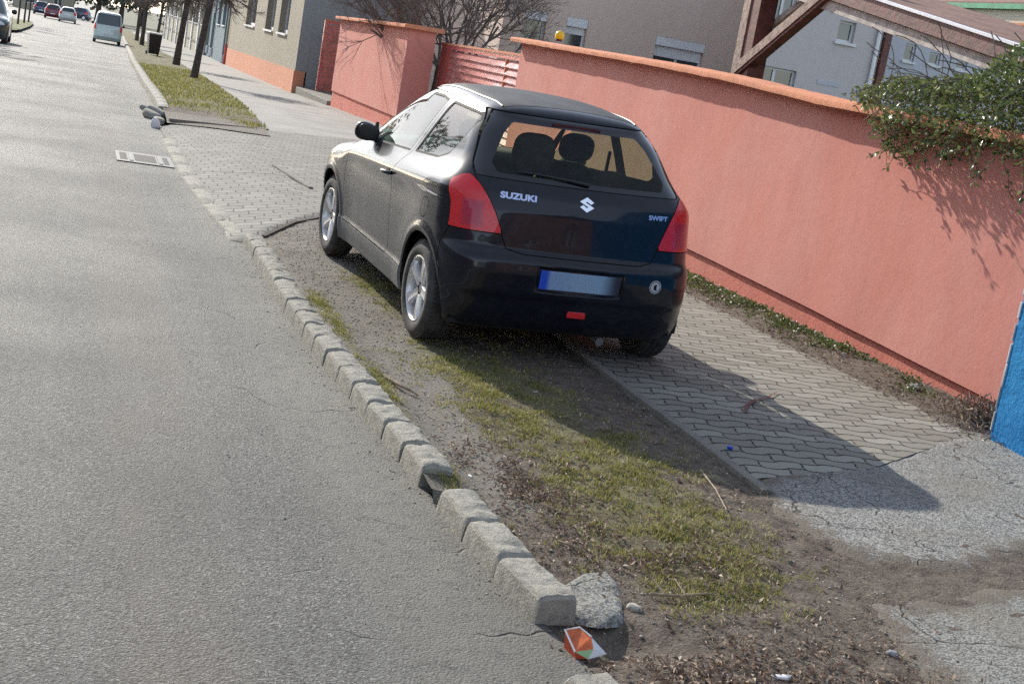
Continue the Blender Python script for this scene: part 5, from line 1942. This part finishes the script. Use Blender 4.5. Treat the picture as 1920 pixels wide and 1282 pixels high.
o = leaf_cloud('dry_grass_litter', P, D, .024, M['dead'], wid=.075, seed=4, fold=.1)
tag(o, 'dry straw and dead stalks scattered over the soil', 'dry grass', kind='stuff')
n = 5200
lx = rng.uniform(1.62, 3.2, n); ly = 2.4 + 5 * rng.uniform(0, 1, n) ** 1.7
P = np.stack([lx, ly, soil_z(lx, ly) + .006], 1)
D = np.stack([rng.normal(0, 1, n), rng.normal(0, 1, n), rng.uniform(0, .4, n)], 1)
k = rng.uniform(0, 1, n) < np.clip(fbm(lx, ly, 2.6, 71) * 2.2 - .75, .04, 1) * (1 - gravel_f(lx, ly))
o = leaf_cloud('fallen_leaves', P[k], D[k], .024, M['leaf'], wid=.28, seed=5)
tag(o, 'small brown fallen leaves and seed husks on the verge', 'fallen leaves', kind='stuff')
n = 4200
lx = np.concatenate([rng.normal(2.15, .36, n), rng.normal(2.05, .18, 2200), rng.normal(2.35, .25, 1500)])
ly = np.concatenate([rng.normal(3.62, .24, n), rng.normal(5.55, .30, 2200), rng.normal(4.75, .2, 1500)])
k = (lx > 1.72) & (lx < 3.1) & (rng.uniform(0, 1, len(lx)) < np.clip(fbm(lx, ly, 6, 77) * 3 - .95, 0, 1))
lx, ly = lx[k], ly[k]
P = np.stack([lx, ly, soil_z(lx, ly) + rng.uniform(.002, .018, len(lx))], 1)
D = np.stack([rng.normal(0, 1, len(lx)), rng.normal(0, 1, len(lx)), rng.uniform(-.1, .6, len(lx))], 1)
o = leaf_cloud('leaf_litter', P, D, .026, M['leaf'], wid=.20, seed=51, droop=.2)
tag(o, 'matted reddish-brown dead leaves in drifts on the lower verge', 'fallen leaves', kind='stuff')
# gravel crumbs
def crumbs(name, n, dens, box, size, seed, mat, lab, zf):
    r = np.random.default_rng(seed)
    X = r.uniform(box[0], box[1], n); Y = r.uniform(box[2], box[3], n)
    k = r.uniform(0, 1, n) < dens(X, Y); X, Y = X[k], Y[k]; n = len(X)
    s = size * r.uniform(.4, 1.5, n) ** 1.3
    base = np.array([(1, 0, 0), (-1, 0, 0), (0, 1, 0), (0, -1, 0), (0, 0, .7), (0, 0, -.5)])
    V = base[None] * s[:, None, None] * r.uniform(.6, 1.3, (n, 6, 1)) + np.stack([X, Y, zf(X, Y) + s * .2], 1)[:, None]
    F = np.array([(0, 2, 4), (2, 1, 4), (1, 3, 4), (3, 0, 4), (2, 0, 5), (1, 2, 5), (3, 1, 5), (0, 3, 5)])
    T = (F[None] + (np.arange(n) * 6)[:, None, None]).reshape(-1, 3)
    return tag(mk(name, V.reshape(-1, 3), T, mat), lab, 'gravel', kind='stuff')


crumbs('gravel', 12000, lambda x, y: np.clip(gravel_f(x, y) * .8 + .08, 0, 1), (1.62, 3.2, 3.2, 12.4), .0055, 8, M['stone'], 'fine pale gravel and crumbs on the verge', soil_z)
crumbs('road_grit', 5200, lambda x, y: np.exp(-((kerbx(y) - x) / .11) ** 2) * .9 + .012, (.4, 1.62, 2.5, 13), .0045, 9, M['stone'], 'grit and loose asphalt crumbs lying in the gutter', lambda x, y: zr(y) + .0)
crumbs('joint_debris', 1300, lambda x, y: np.clip(fbm(x, y, 2, 5) * 2 - .9, 0, 1), (5.0, 5.88, 6.6, 13), .007, 10, M['stone'], 'small stones and rubble along the foot of the salmon wall', lambda x, y: Hg(x, y))

# weeds along the foot of the wall: soil strip plus leafy ground plants
WSOIL = [(5.34, 7.2), (5.93, 7.15), (5.95, 9), (5.95, 13.6), (5.36, 13.6), (5.28, 11), (5.30, 9)]
tag(poly_sheet('wall_soil', WSOIL,
               lambda x, y: Hg(x, y) + .016 + (fbm(x, y, 8, 3) - .3) * .03 - .03 * smooth01(1 + sdpoly(x, y, WSOIL) / .08) * (x < 5.75), M['dirt'], jag=.05, attr={'green': lambda x, y: np.full(len(x), .3), 'gravel': lambda x, y: np.full(len(x), .15)}), kind='structure')
n = 8000
wx = 5.86 - np.abs(rng.normal(0, .22, n)); wy = rng.uniform(7.25, 13.4, n)
dn = np.clip(fbm(wx, wy, 3.2, 17) * 3.2 - 1.35 + .5 * smooth01((wy - 8.5) / 2), 0, 1)
k = (rng.uniform(0, 1, n) < dn) & (wx > 5.36)
wx, wy = wx[k], wy[k]
wz = Hg(wx, wy) + .02 + rng.uniform(0, 1, len(wx)) ** 1.5 * .045 * fbm(wx, wy, 5, 3) * 1.6
P = np.stack([wx, wy, wz], 1)
D = np.stack([rng.normal(-.2, 1, len(wx)), rng.normal(-.2, 1, len(wx)), rng.uniform(.1, .9, len(wx))], 1)
tag(leaf_cloud('ground_weeds', P, D, .028, M['weed'], wid=.36, seed=12), 'low leafy weeds growing along the foot of the salmon wall', 'weeds', kind='stuff')
n = 5200
wx = rng.uniform(5.25, 5.88, n); wy = rng.uniform(6.9, 13.2, n)
P = np.stack([wx, wy, Hg(wx, wy) + .03], 1); D = rng.normal(0, 1, (n, 3)) * (1, 1, .3)
k = rng.uniform(0, 1, n) < np.clip(fbm(wx, wy, 3, 19) * 2 - .55, 0, 1)
tag(leaf_cloud('dry_stalks', P[k], D[k], .045, M['dead'], wid=.10, seed=13), 'dry stalks and dead leaves among the weeds by the wall', 'dry grass', kind='stuff')
n = 900
wx = rng.normal(5.70, .11, n); wy = rng.normal(7.42, .13, n); wz = Hg(wx, wy) + rng.uniform(.01, .14, n)
D = rng.normal(0, 1, (n, 3)) + (0, 0, .5)
tag(leaf_cloud('dry_plant', np.stack([wx, wy, wz], 1), D, .06, M['dead'], wid=.10, seed=15), 'clump of dry brown plant stems beside the blue wall', 'plant')

# grass on the far strip
n = 24000
x_ = rng.uniform(0, 1, n); y_ = 22.5 + 27 * rng.uniform(0, 1, n) ** 1.5
X = kerbx(y_) + .14 + x_ * (inner(y_) - kerbx(y_) - .1)
k = rng.uniform(0, 1, n) < np.clip(fbm(X, y_, 1.2, 44) * 2.6 - .9 + .5 * smooth01((y_ - 26) / 6), 0, 1) * np.clip(smooth01((y_ - 24.2) / 3) + np.exp(-((X - 2.8) / .25) ** 2 - ((y_ - 24) / .9) ** 2), 0, 1)
X, y_ = X[k], y_[k]
tag(blades('verge_grass', X, y_, Hg(X, y_) + .03, .060, M['grass'], 6, .008, .8), 'green and dry grass of the far strip under the street trees', 'grass', kind='stuff')


# ---- privet and ivy hanging over the wall
ivp = [(10.30, 1.90), (9.95, 2.10), (9.55, 2.18), (9.2, 2.14), (8.9, 2.22), (8.68, 2.20), (8.45, 2.34), (8.15, 2.42), (7.6, 2.50), (6.6, 2.58), (6.6, 1.5), (7.4, 1.50), (7.9, 1.62), (8.3, 1.74), (8.7, 1.60), (8.95, 1.70), (9.2, 1.58), (9.42, 1.56), (9.62, 1.72), (9.9, 1.84)]
iv = empty('ivy_bush', (6.1, 9, 0))
tag(iv, 'dense glossy evergreen climber spilling over the wall top at the right', 'bush')
n = 44000
py_ = rng.uniform(6.6, 10.35, n); pz_ = rng.uniform(1.4, 2.75, n)
sd_ = sdpoly(py_, pz_, ivp) + (fbm(py_, pz_, 5, 51) - .5) * .22
thick = np.clip(-sd_ / .16, 0, 1)
xx_ = 5.99 - .40 * thick ** .6 * rng.uniform(-.9, 1.0, n)
k = (sd_ < 0) & (fbm(py_ + xx_, pz_ * 1.3, 9, 53) > .40) & ~((xx_ > 5.90) & (pz_ < zt1(py_) + .06))
# a looser spray reaching down and left
P = np.stack([xx_[k], py_[k], pz_[k]], 1)
print('ivy leaves', len(P))
D = np.stack([-.9 + 0 * P[:, 0], .2 + 0 * P[:, 0], .1 + 0 * P[:, 0]], 1) + rng.normal(0, .7, (len(P), 3))
o = leaf_cloud('foliage', P, D, .046, M['ivy'], iv, wid=.27, droop=.12, seed=21)
o.matrix_parent_inverse = Matrix.Translation((-6.1, -9, 0))
st = MB(); SP = []; SD = []
st.tube([(6.08, 6.6 + .2 * q, 2.08 + .008 * math.sin(q * 2.3)) for q in range(19)], .016, 6)
for k in range(26):
    yy = rng.uniform(6.8, 9.9); zz = np.interp(yy, [6.6, 7.4, 8.3, 9.2, 9.9], [1.55, 1.55, 1.75, 1.62, 1.85]) + .1
    p = Vector((5.76 - rng.uniform(0, .12), yy, zz)); pts = [(6.08, yy, 2.08), (5.84, yy, 2.06), (5.77, yy, 1.95), tuple(p)]
    d = Vector((rng.uniform(-.25, .05), rng.uniform(-.25, .45), -rng.uniform(.2, .9))).normalized()
    for j in range(int(rng.integers(4, 9))):
        d = (d + Vector(rng.normal(0, .22, 3)) + Vector((0, 0, -.10))).normalized()
        p = p + d * .042; p.x = min(p.x, 5.89); pts.append(tuple(p))
        for q in range(2): SP.append(tuple(p)); SD.append(tuple(Vector(rng.normal(0, 1, 3)) + d))
    st.tube(pts, .0022, 4, cap=False)
for k in range(60):
    yy = rng.uniform(6.8, 10.1); p = Vector((6.08, yy, 2.08)); pts = [tuple(p)]
    d = Vector((rng.uniform(-1, .1), rng.uniform(-.5, .7), rng.uniform(.1, 1.0))).normalized()
    for j in range(7):
        d = (d + Vector(rng.normal(0, .15, 3)) + Vector((-.10, 0, -.12))).normalized(); p = p + d * .08; pts.append(tuple(p))
    st.tube(pts, .004, 4, cap=False)
so = st.build('stems', M['twig'], iv); so.matrix_parent_inverse = Matrix.Translation((-6.1, -9, 0))
o = leaf_cloud('hanging_leaves', np.array(SP), np.array(SD), .042, M['ivy'], iv, wid=.27, droop=.12, seed=22)
o.matrix_parent_inverse = Matrix.Translation((-6.1, -9, 0))


# ---- bare trees
def grow(mb, p, d, length, rad, depth, r, spread=.55, up=.12, tips=None, seg=3, nmin=2, nmax=4, n=5):
    pts = [tuple(p)]; rads = [rad]
    q = p.copy(); dd = d.copy()
    for s in range(seg):
        dd = (dd + Vector(r.normal(0, .13, 3)) + Vector((0, 0, up * .3))).normalized()
        q = q + dd * (length / seg); pts.append(tuple(q)); rads.append(rad * (1 - .38 * (s + 1) / seg))
    mb.tube(pts, rads, max(3, n), cap=False)
    if tips is not None: tips.append((tuple(q), tuple(dd)))
    if depth <= 0: return
    for k in range(int(r.integers(nmin, nmax + 1))):
        t = r.uniform(.35, 1.)
        i = min(seg, max(1, int(round(t * seg))))
        b = Vector(pts[i])
        nd = (dd + Vector(r.normal(0, spread, 3)) + Vector((0, 0, up))).normalized()
        grow(mb, b, nd, length * r.uniform(.6, .85), rad * .58, depth - 1, r, spread, up, tips, seg, nmin, nmax, n - 1)


def bare_tree(name, loc, hgt, trad, label, seed, depth=4, group=None, stems=1, spread=.5, lean=(0, 0), clear=.35, parentcat='tree'):
    r = np.random.default_rng(seed)
    root = empty(name, loc)
    tag(root, label, parentcat, group)
    tr = MB(); cr = MB()
    for s in range(stems):
        a = 2 * math.pi * s / max(stems, 1)
        dd = Vector((math.cos(a) * .45 + lean[0], math.sin(a) * .45 + lean[1], 1)).normalized() if stems > 1 else Vector((lean[0], lean[1], 1)).normalized()
        L = hgt * clear
        pts = [(0, 0, -.2)] + [tuple(dd * (L * t)) for t in (.3, .65, 1.)]
        tr.tube(pts, [trad * 1.25, trad, trad * .9, trad * .8], 9)
        for k in range(5 if stems == 1 else 4):
            nd = (dd + Vector(r.normal(0, spread, 3))).normalized()
            grow(cr, dd * L, nd, hgt * .26, trad * .5, depth, r, spread, .10)
    tr.build('trunk', M['bark'], root, smooth=True)
    cr.build('crown', M['twig'], root)
    return root


bare_tree('bare_tree', (7.75, 31.8, 0), 5.0, .08, 'leafless many-stemmed tree with dense twigs behind the red gate', 5, depth=5, stems=5, spread=.44, clear=.30)


def street_tree(loc, trad, hcl, crad, label, seed, lean=(0.03, 0)):
    r = np.random.default_rng(seed)
    root = empty('street_tree', loc)
    tag(root, label, 'tree', 'street trees on the far grass strip')
    tr = MB(); tr.tube([(0, 0, -.15), (lean[0] * .3 * hcl, 0, hcl * .3), (lean[0] * hcl * .7, 0, hcl * .7), (lean[0] * hcl, 0, hcl)], [trad * 1.3, trad, trad * .92, trad * .9], 10)
    tr.build('trunk', M['bark'], root, smooth=True)
    cr = MB(); top = Vector((lean[0] * hcl, 0, hcl))
    for k in range(16):
        d = Vector(r.normal(0, 1, 3)); d.z = abs(d.z) * .9 - .05; d.normalize()
        grow(cr, top, d, crad * .55, trad * .42, 4, r, .75, .02, None, 2, 2, 4, 4)
    cr.build('crown', M['twig'], root)
    return root


Tz = lambda x, y: (x, y, float(Hg(x, y)))
street_tree(Tz(3.2, 41), .095, 2.3, 1.15, 'nearest street tree, its trunk leaning over the grass strip', 11, (.09, 0))
street_tree(Tz(3.62, 55.3), .12, 2.5, 1.2, 'second street tree, with a round twiggy crown above its trunk', 12, (.06, 0))
street_tree(Tz(4.1, 98), .13, 2.8, 1.4, 'street tree just beyond the wheelie bin', 13, (.02, 0))
street_tree(Tz(4.3, 112), .13, 2.8, 1.4, 'farthest of the street trees, left of the others beyond the bin', 14, (.0, 0))
street_tree(Tz(3.85, 76), .08, 2.6, 1.2, 'thin street tree right behind the wheelie bin', 15, (.06, 0))
# thin saplings on the island
for k, (x_, y_) in enumerate(((-3.6, 98), (-3.5, 106), (-3.4, 112), (-4.3, 86))):
    r = np.random.default_rng(70 + k)
    root = empty('sapling', (x_, y_, float(zr(y_)) + .1))
    tag(root, ('thin young tree on the grass island, first from the left', 'thin young tree on the grass island, second from the right', 'thin young tree on the tip of the grass island', 'thicker young tree at the left edge of the grass island')[(0, 1, 2, 3)[k]], 'tree', 'young trees on the grass island')
    tr = MB(); tr.tube([(0, 0, 0), (.02, 0, 1.6), (.05, 0, 3)], [.07 if k < 3 else .16, .06 if k < 3 else .13, .04], 6); tr.build('trunk', M['bark'], root)
    cr = MB()
    for j in range(8): grow(cr, Vector((.05, 0, 2.2 + .1 * j)), Vector((r.normal(0, .7), r.normal(0, .7), 1)).normalized(), .9, .03, 3, r, .5, .1)
    cr.build('crown', M['twig'], root)


# ---- distant trees closing the street and behind the roofs
def far_tree(x, y, h, w, seed, lab, dens=900, grp='trees closing the far end of the street'):
    r = np.random.default_rng(seed)
    root = empty('distant_tree', (x, y, float(zr(min(y, 290)))))
    tag(root, lab, 'tree', grp)
    tr = MB(); tr.tube([(0, 0, -.3), (.1, 0, h * .35), (0, .1, h * .8)], [w * .07, w * .05, .05], 7)
    for k in range(7):
        a = r.uniform(0, 6.28); tr.tube([(0, 0, h * .3), (math.cos(a) * w * .3, math.sin(a) * w * .3, h * .6)], [.12, .04], 5)
    tr.build('trunk', M['bark'], root)
    cen = [(r.normal(0, w * .26), r.normal(0, w * .26), h * r.uniform(.25, .92), r.uniform(.16, .30) * w) for _ in range(14)]
    P = []
    for (a, b_, c, q) in cen:
        u = r.normal(0, 1, (dens // 14, 3)); u /= np.linalg.norm(u, axis=1)[:, None]
        P.append(np.array([a, b_, c]) + u * q * r.uniform(.5, 1.05, (len(u), 1)))
    P = np.concatenate(P)
    leaf_cloud('crown', P, r.normal(0, 1, P.shape), .55, M['farleaf'], root, wid=.4, seed=seed, tint=np.clip(P[:, 2] / h + r.normal(0, .2, len(P)), 0, 1))
    return root


xs = np.linspace(-34, 17, 15)
for k, x_ in enumerate(xs):
    y_ = 225 + 22 * math.sin(k * 2.3)
    far_tree(x_, y_, 9 + 3 * math.sin(k * 1.7), 6.5, 100 + k, 'dark tree number %s' % k if False else 'blue-grey tree in the belt that closes the far end of the street', 1100)
far_tree(-12.5, 140, 6.5, 5, 130, 'bushy tree beyond the island at the left edge of the photo', 900, 'trees left of the road')
far_tree(-10.5, 62, 13, 8, 131, 'broad tree standing on the left side of the street outside the view', 1200, 'trees left of the road')
far_tree(-15, 50, 13, 7, 132, 'tree on the left pavement mirrored in the car windows', 1200, 'trees left of the road')
# houses the car body mirrors: across the street and behind the camera
for k, (ya, yb, mt, lab) in enumerate(((-32, -8, 'pink', 'pink'), (-7.5, 16, 'beige', 'beige'), (16.5, 40, 'tan', 'tan'))):
    hs_ = empty('street_house', (-13.2, ya, 0)); tag(hs_, lab + ' house across the street, outside the view and mirrored in the car', 'house', 'houses across the street')
    ww = [(2 + 3.6 * q, 3.3 + 3.6 * q, 1.1, 2.7) for q in range(6)]
    facade(hs_, 'y', -.3, 0, yb - ya, 0, 5.4, ww, .3, M[mt])
    for w_ in ww: window(hs_, 'y', -.3, *w_, depth=.1, frame=.08, sill=False)
    b = MB(); b.box(-9, -.31, .01, .3, 0, 5.4); b.box(-9, -.31, yb - ya - .3, yb - ya - .01, 0, 5.4); b.build('side_wall', M[mt], hs_)
    roof_slab(hs_, -9.3, .3, 0, yb - ya, 5.4, 2.6, M['tile'])
hs_ = empty('street_house', (5.9, -10, 0)); tag(hs_, 'brown house behind the camera on the pavement side, mirrored in the tailgate', 'house', 'houses behind the camera')
facade(hs_, 'x', 0, 0, 11, 0, 5.6, [(1.5, 2.7, 1.1, 2.7), (4.5, 5.7, 1.1, 2.7), (7.5, 8.7, 1.1, 2.7)], .3, M['brick'])
for w_ in ((1.5, 2.7, 1.1, 2.7), (4.5, 5.7, 1.1, 2.7), (7.5, 8.7, 1.1, 2.7)): window(hs_, 'x', 0, *w_, depth=-.12 + .1, frame=.08, sill=False)
b = MB(); b.box(0, .3, -20, -.01, 0, 5.6); b.build('street_wall', M['brick'], hs_)
roof_slab(hs_, -.4, 11.4, -20, .4, 5.6, 2.8, M['tile'])
hs_ = empty('street_house', (-6.5, -42, 0)); tag(hs_, 'grey house closing the street far behind the camera', 'house', 'houses behind the camera')
facade(hs_, 'x', 0, -3, 14, 0, 6.5, [(1.5, 2.7, 1.1, 2.7), (4.5, 5.7, 1.1, 2.7), (7.5, 8.7, 1.1, 2.7)], .3, M['teal'])
roof_slab(hs_, -3.4, 14.4, -12, .4, 6.5, 2.8, M['tile'])
# pale house among the distant trees
hf = empty('distant_house', (-4.6, 212, -2.6), .2)
tag(hf, 'small pale gabled house among the distant trees', 'house')
facade(hf, 'x', 0, -4, 4, 0, 3.6, [(-2.4, -1.2, 1.0, 2.3), (1.2, 2.4, 1.0, 2.3)], .3, M['beige'])
window(hf, 'x', 0, -2.4, -1.2, 1.0, 2.3, frame=.1); window(hf, 'x', 0, 1.2, 2.4, 1.0, 2.3, frame=.1)
b = MB(); b.prism([(-4, 3.6), (4, 3.6), (0, 6.0)], 1, 0, .3); b.build('gable', M['beige'], hf)
b = MB(); b.prism([(-4.5, 3.3), (0, 6.05), (4.5, 3.3), (4.5, 3.5), (0, 6.3), (-4.5, 3.5)], 1, -.4, 8); b.build('roof', M['tile'], hf)

# ================================================================== litter and small things
# crumpled orange and white carton
ct = empty('crumpled_carton', (1.715, 3.90, float(soil_z(1.715, 3.9)) + .012), .15)
tag(ct, 'crumpled orange and white carton lying in the gap between the kerb stones', 'carton')
pts = [(-.046, .052, .060), (.012, .062, .062), (.030, .012, .052), (.020, -.030, .030), (-.044, -.028, .022), (-.005, -.050, .006),
       (.075, -.026, .010), (-.040, .048, .0), (.012, .058, .0), (.060, -.01, .0), (-.040, -.030, .0)]
b = MB(); b.add(pts, [(0, 1, 2, 3, 4)]); b.build('front_face', M['cartonorange'], ct)
b = MB(); b.add([Vector(p) for p in pts], [(4, 3, 5)]); b.build('torn_flap', M['cartongreen'], ct)
b = MB(); b.add(pts, [(3, 2, 6), (2, 1, 6), (3, 6, 5), (1, 8, 6), (8, 9, 6)]); b.build('white_side', M['cartonwhite'], ct)
b = MB(); b.add(pts, [(0, 7, 8, 1), (0, 4, 10, 7), (4, 5, 10), (5, 9, 10), (7, 10, 9, 8)]); b.build('back_face', M['cartonred'], ct)
b = MB(); b.tube([pts[4], pts[0], pts[1], pts[2]], .0035, 6); b.build('white_rim', M['cartonwhite'], ct)


def pebble(name, x, y, s, mat, lab, cat, seed=0, zf=None, sq=(1, .8, .5), rz=0., grp=None):
    b = MB(); P, Fc = blob(s * sq[0], s * sq[1], s * sq[2], 2.4, 14, 8)
    P = [Vector(p) * (1 + .5 * (vnoise(p[0] / s * 1.6 + seed, p[1] / s * 1.6 + p[2] / s, 1, seed) - .5)) for p in P]
    b.add(P, Fc)
    o = b.build(name, mat, None, smooth=True)
    o.location = (x, y, float((zf or Hg)(x, y)) + s * sq[2] * .55); o.rotation_euler = (0, 0, rz)
    return tag(o, lab, cat, grp)


b = MB(); b.lathe([(0, .001), (0, .014), (.004, .0155), (.011, .0155), (.013, .013), (.013, .001)], 20, Matrix.Rotation(R(-90), 4, 'Y'))
o = b.build('bottle_cap', M['capblue'], None, smooth=True); o.location = (3.37, 6.32, float(Hg(3.37, 6.32)) + .012); o.rotation_euler = (.2, .1, 0)
tag(o, 'small bright blue bottle cap on the shaded wavy paving beside the edging', 'bottle cap')
pebble('crushed_cup', 5.74, 11.1, .055, M['cartonwhite'], 'crushed white cup among the weeds by the wall', 'litter', 3, sq=(1.3, .7, .5), rz=.4)
pebble('stone', 5.70, 8.25, .055, M['stonegrey'], 'grey angular stone at the foot of the wall near the blue wall', 'stone', 5, sq=(1.2, .8, .6))
pebble('stone', 5.66, 9.15, .028, M['stone'], 'small white stone in the weeds midway along the wall', 'stone', 7, sq=(.8, .8, 1.1))
pebble('stone', 5.52, 7.55, .032, M['stonegrey'], 'small dark stone on the soil in front of the dry plant clump', 'stone', 9)
pebble('stone', 2.86, 3.92, .020, M['stonegrey'], 'small grey stone on the bare soil at the lower right of the verge', 'stone', 11, soil_z)
pebble('stone', 2.03, 4.25, .030, M['stone'], 'pale stone at the edge of the broken concrete lump', 'stone', 12, soil_z)
# broken concrete lump between kerb and grass
poly_ = [(1.77, 4.16), (1.78, 4.30), (1.83, 4.44), (1.94, 4.55), (2.06, 4.60), (2.05, 4.42), (2.00, 4.28), (1.96, 4.15), (1.86, 4.09)]
o = poly_sheet('concrete_lump', poly_, lambda x, y: Hg(x, y) + .024 * np.clip(-sdpoly(x, y, poly_) / .03, 0, 1) ** .5 + (fbm(x, y, 14, 3) - .5) * .022 - .012, M['patch2'], cell=.012, jag=.03, seed=21)
tag(o, 'broken lump of old concrete set in the soil above the carton', 'concrete')
# red paint mark on the pavers
b = MB()
pp = [(3.84, 7.10), (3.92, 7.26), (4.08, 7.45), (4.20, 7.53), (4.36, 7.72)]
for i in range(4):
    (x0_, y0_), (x1_, y1_) = pp[i], pp[i + 1]
    w0 = (.006, .013, .016, .012, .005)
    z0_ = float(Hg(x0_, y0_)) + .017; z1_ = float(Hg(x1_, y1_)) + .017
    b.add([(x0_ - w0[i], y0_, z0_), (x0_ + w0[i], y0_, z0_), (x1_ + w0[i + 1], y1_, z1_), (x1_ - w0[i + 1], y1_, z1_)], [(0, 1, 2, 3)])
tag(b.build('paint_streak', M['redpaint']), 'faded dark red streak on the shaded wavy paving', 'paint mark')


def stick(pts, rad, lab, side=()):
    P = [(x, y, float(soil_z(x, y)) + z) for x, y, z in pts]
    b = MB(); b.tube(P, [rad, rad * .9, rad * .7, rad * .4][:len(P)] if len(P) <= 4 else rad, 6)
    o = b.build('twig', M['stickc'], None, smooth=True)
    tag(o, lab, 'twig')
    for s in side:
        Q = [(x, y, float(soil_z(x, y)) + z) for x, y, z in s]
        bb = MB(); bb.tube(Q, [rad * .6, rad * .3], 5); bb.build('side_shoot', M['stickc'], o)


stick([(2.02, 5.25, .012), (2.09, 5.18, .016), (2.17, 5.15, .012)], .005, 'short pale twig on the soil near the upper kerb gap')
stick([(1.95, 4.86, .01), (1.98, 4.80, .016), (2.03, 4.76, .01)], .006, 'short dark twig beside the three kerb stones')
stick([(2.14, 4.38, .012), (2.24, 4.34, .02), (2.36, 4.37, .02), (2.44, 4.36, .012)], .006, 'branched dry twig lying across the lower verge', [[(2.19, 4.36, .02), (2.16, 4.46, .05)], [(2.26, 4.34, .02), (2.25, 4.43, .045)]])
stick([(3.02, 5.9, .02), (2.96, 5.6, .02), (2.9, 5.35, .015)], .004, 'thin straight twig at the tip of the car shadow')
stick([(1.72, 7.15, .01), (1.78, 7.02, .02), (1.83, 6.92, .02), (1.86, 6.9, .01)], .011, 'curved piece of bark in the moss beside the kerb')
pebble('round_litter', 1.21, 21.2, .07, M['shutter'], 'round grey plastic thing lying in the gutter beyond the drain', 'litter', 20, lambda x, y: zr(y), sq=(1, .35, 1.2), rz=.5)
pebble('plastic_scrap', 2.35, 3.75, .022, M['cartonwhite'], 'scrap of white plastic on the dry litter at the bottom', 'litter', 22, soil_z, sq=(1.6, .7, .3))
pebble('plastic_scrap', 1.80, 5.62, .012, M['cartonwhite'], 'tiny white scrap in the grass by the upper kerb gap', 'litter', 23, soil_z, sq=(.6, 1.4, .4))
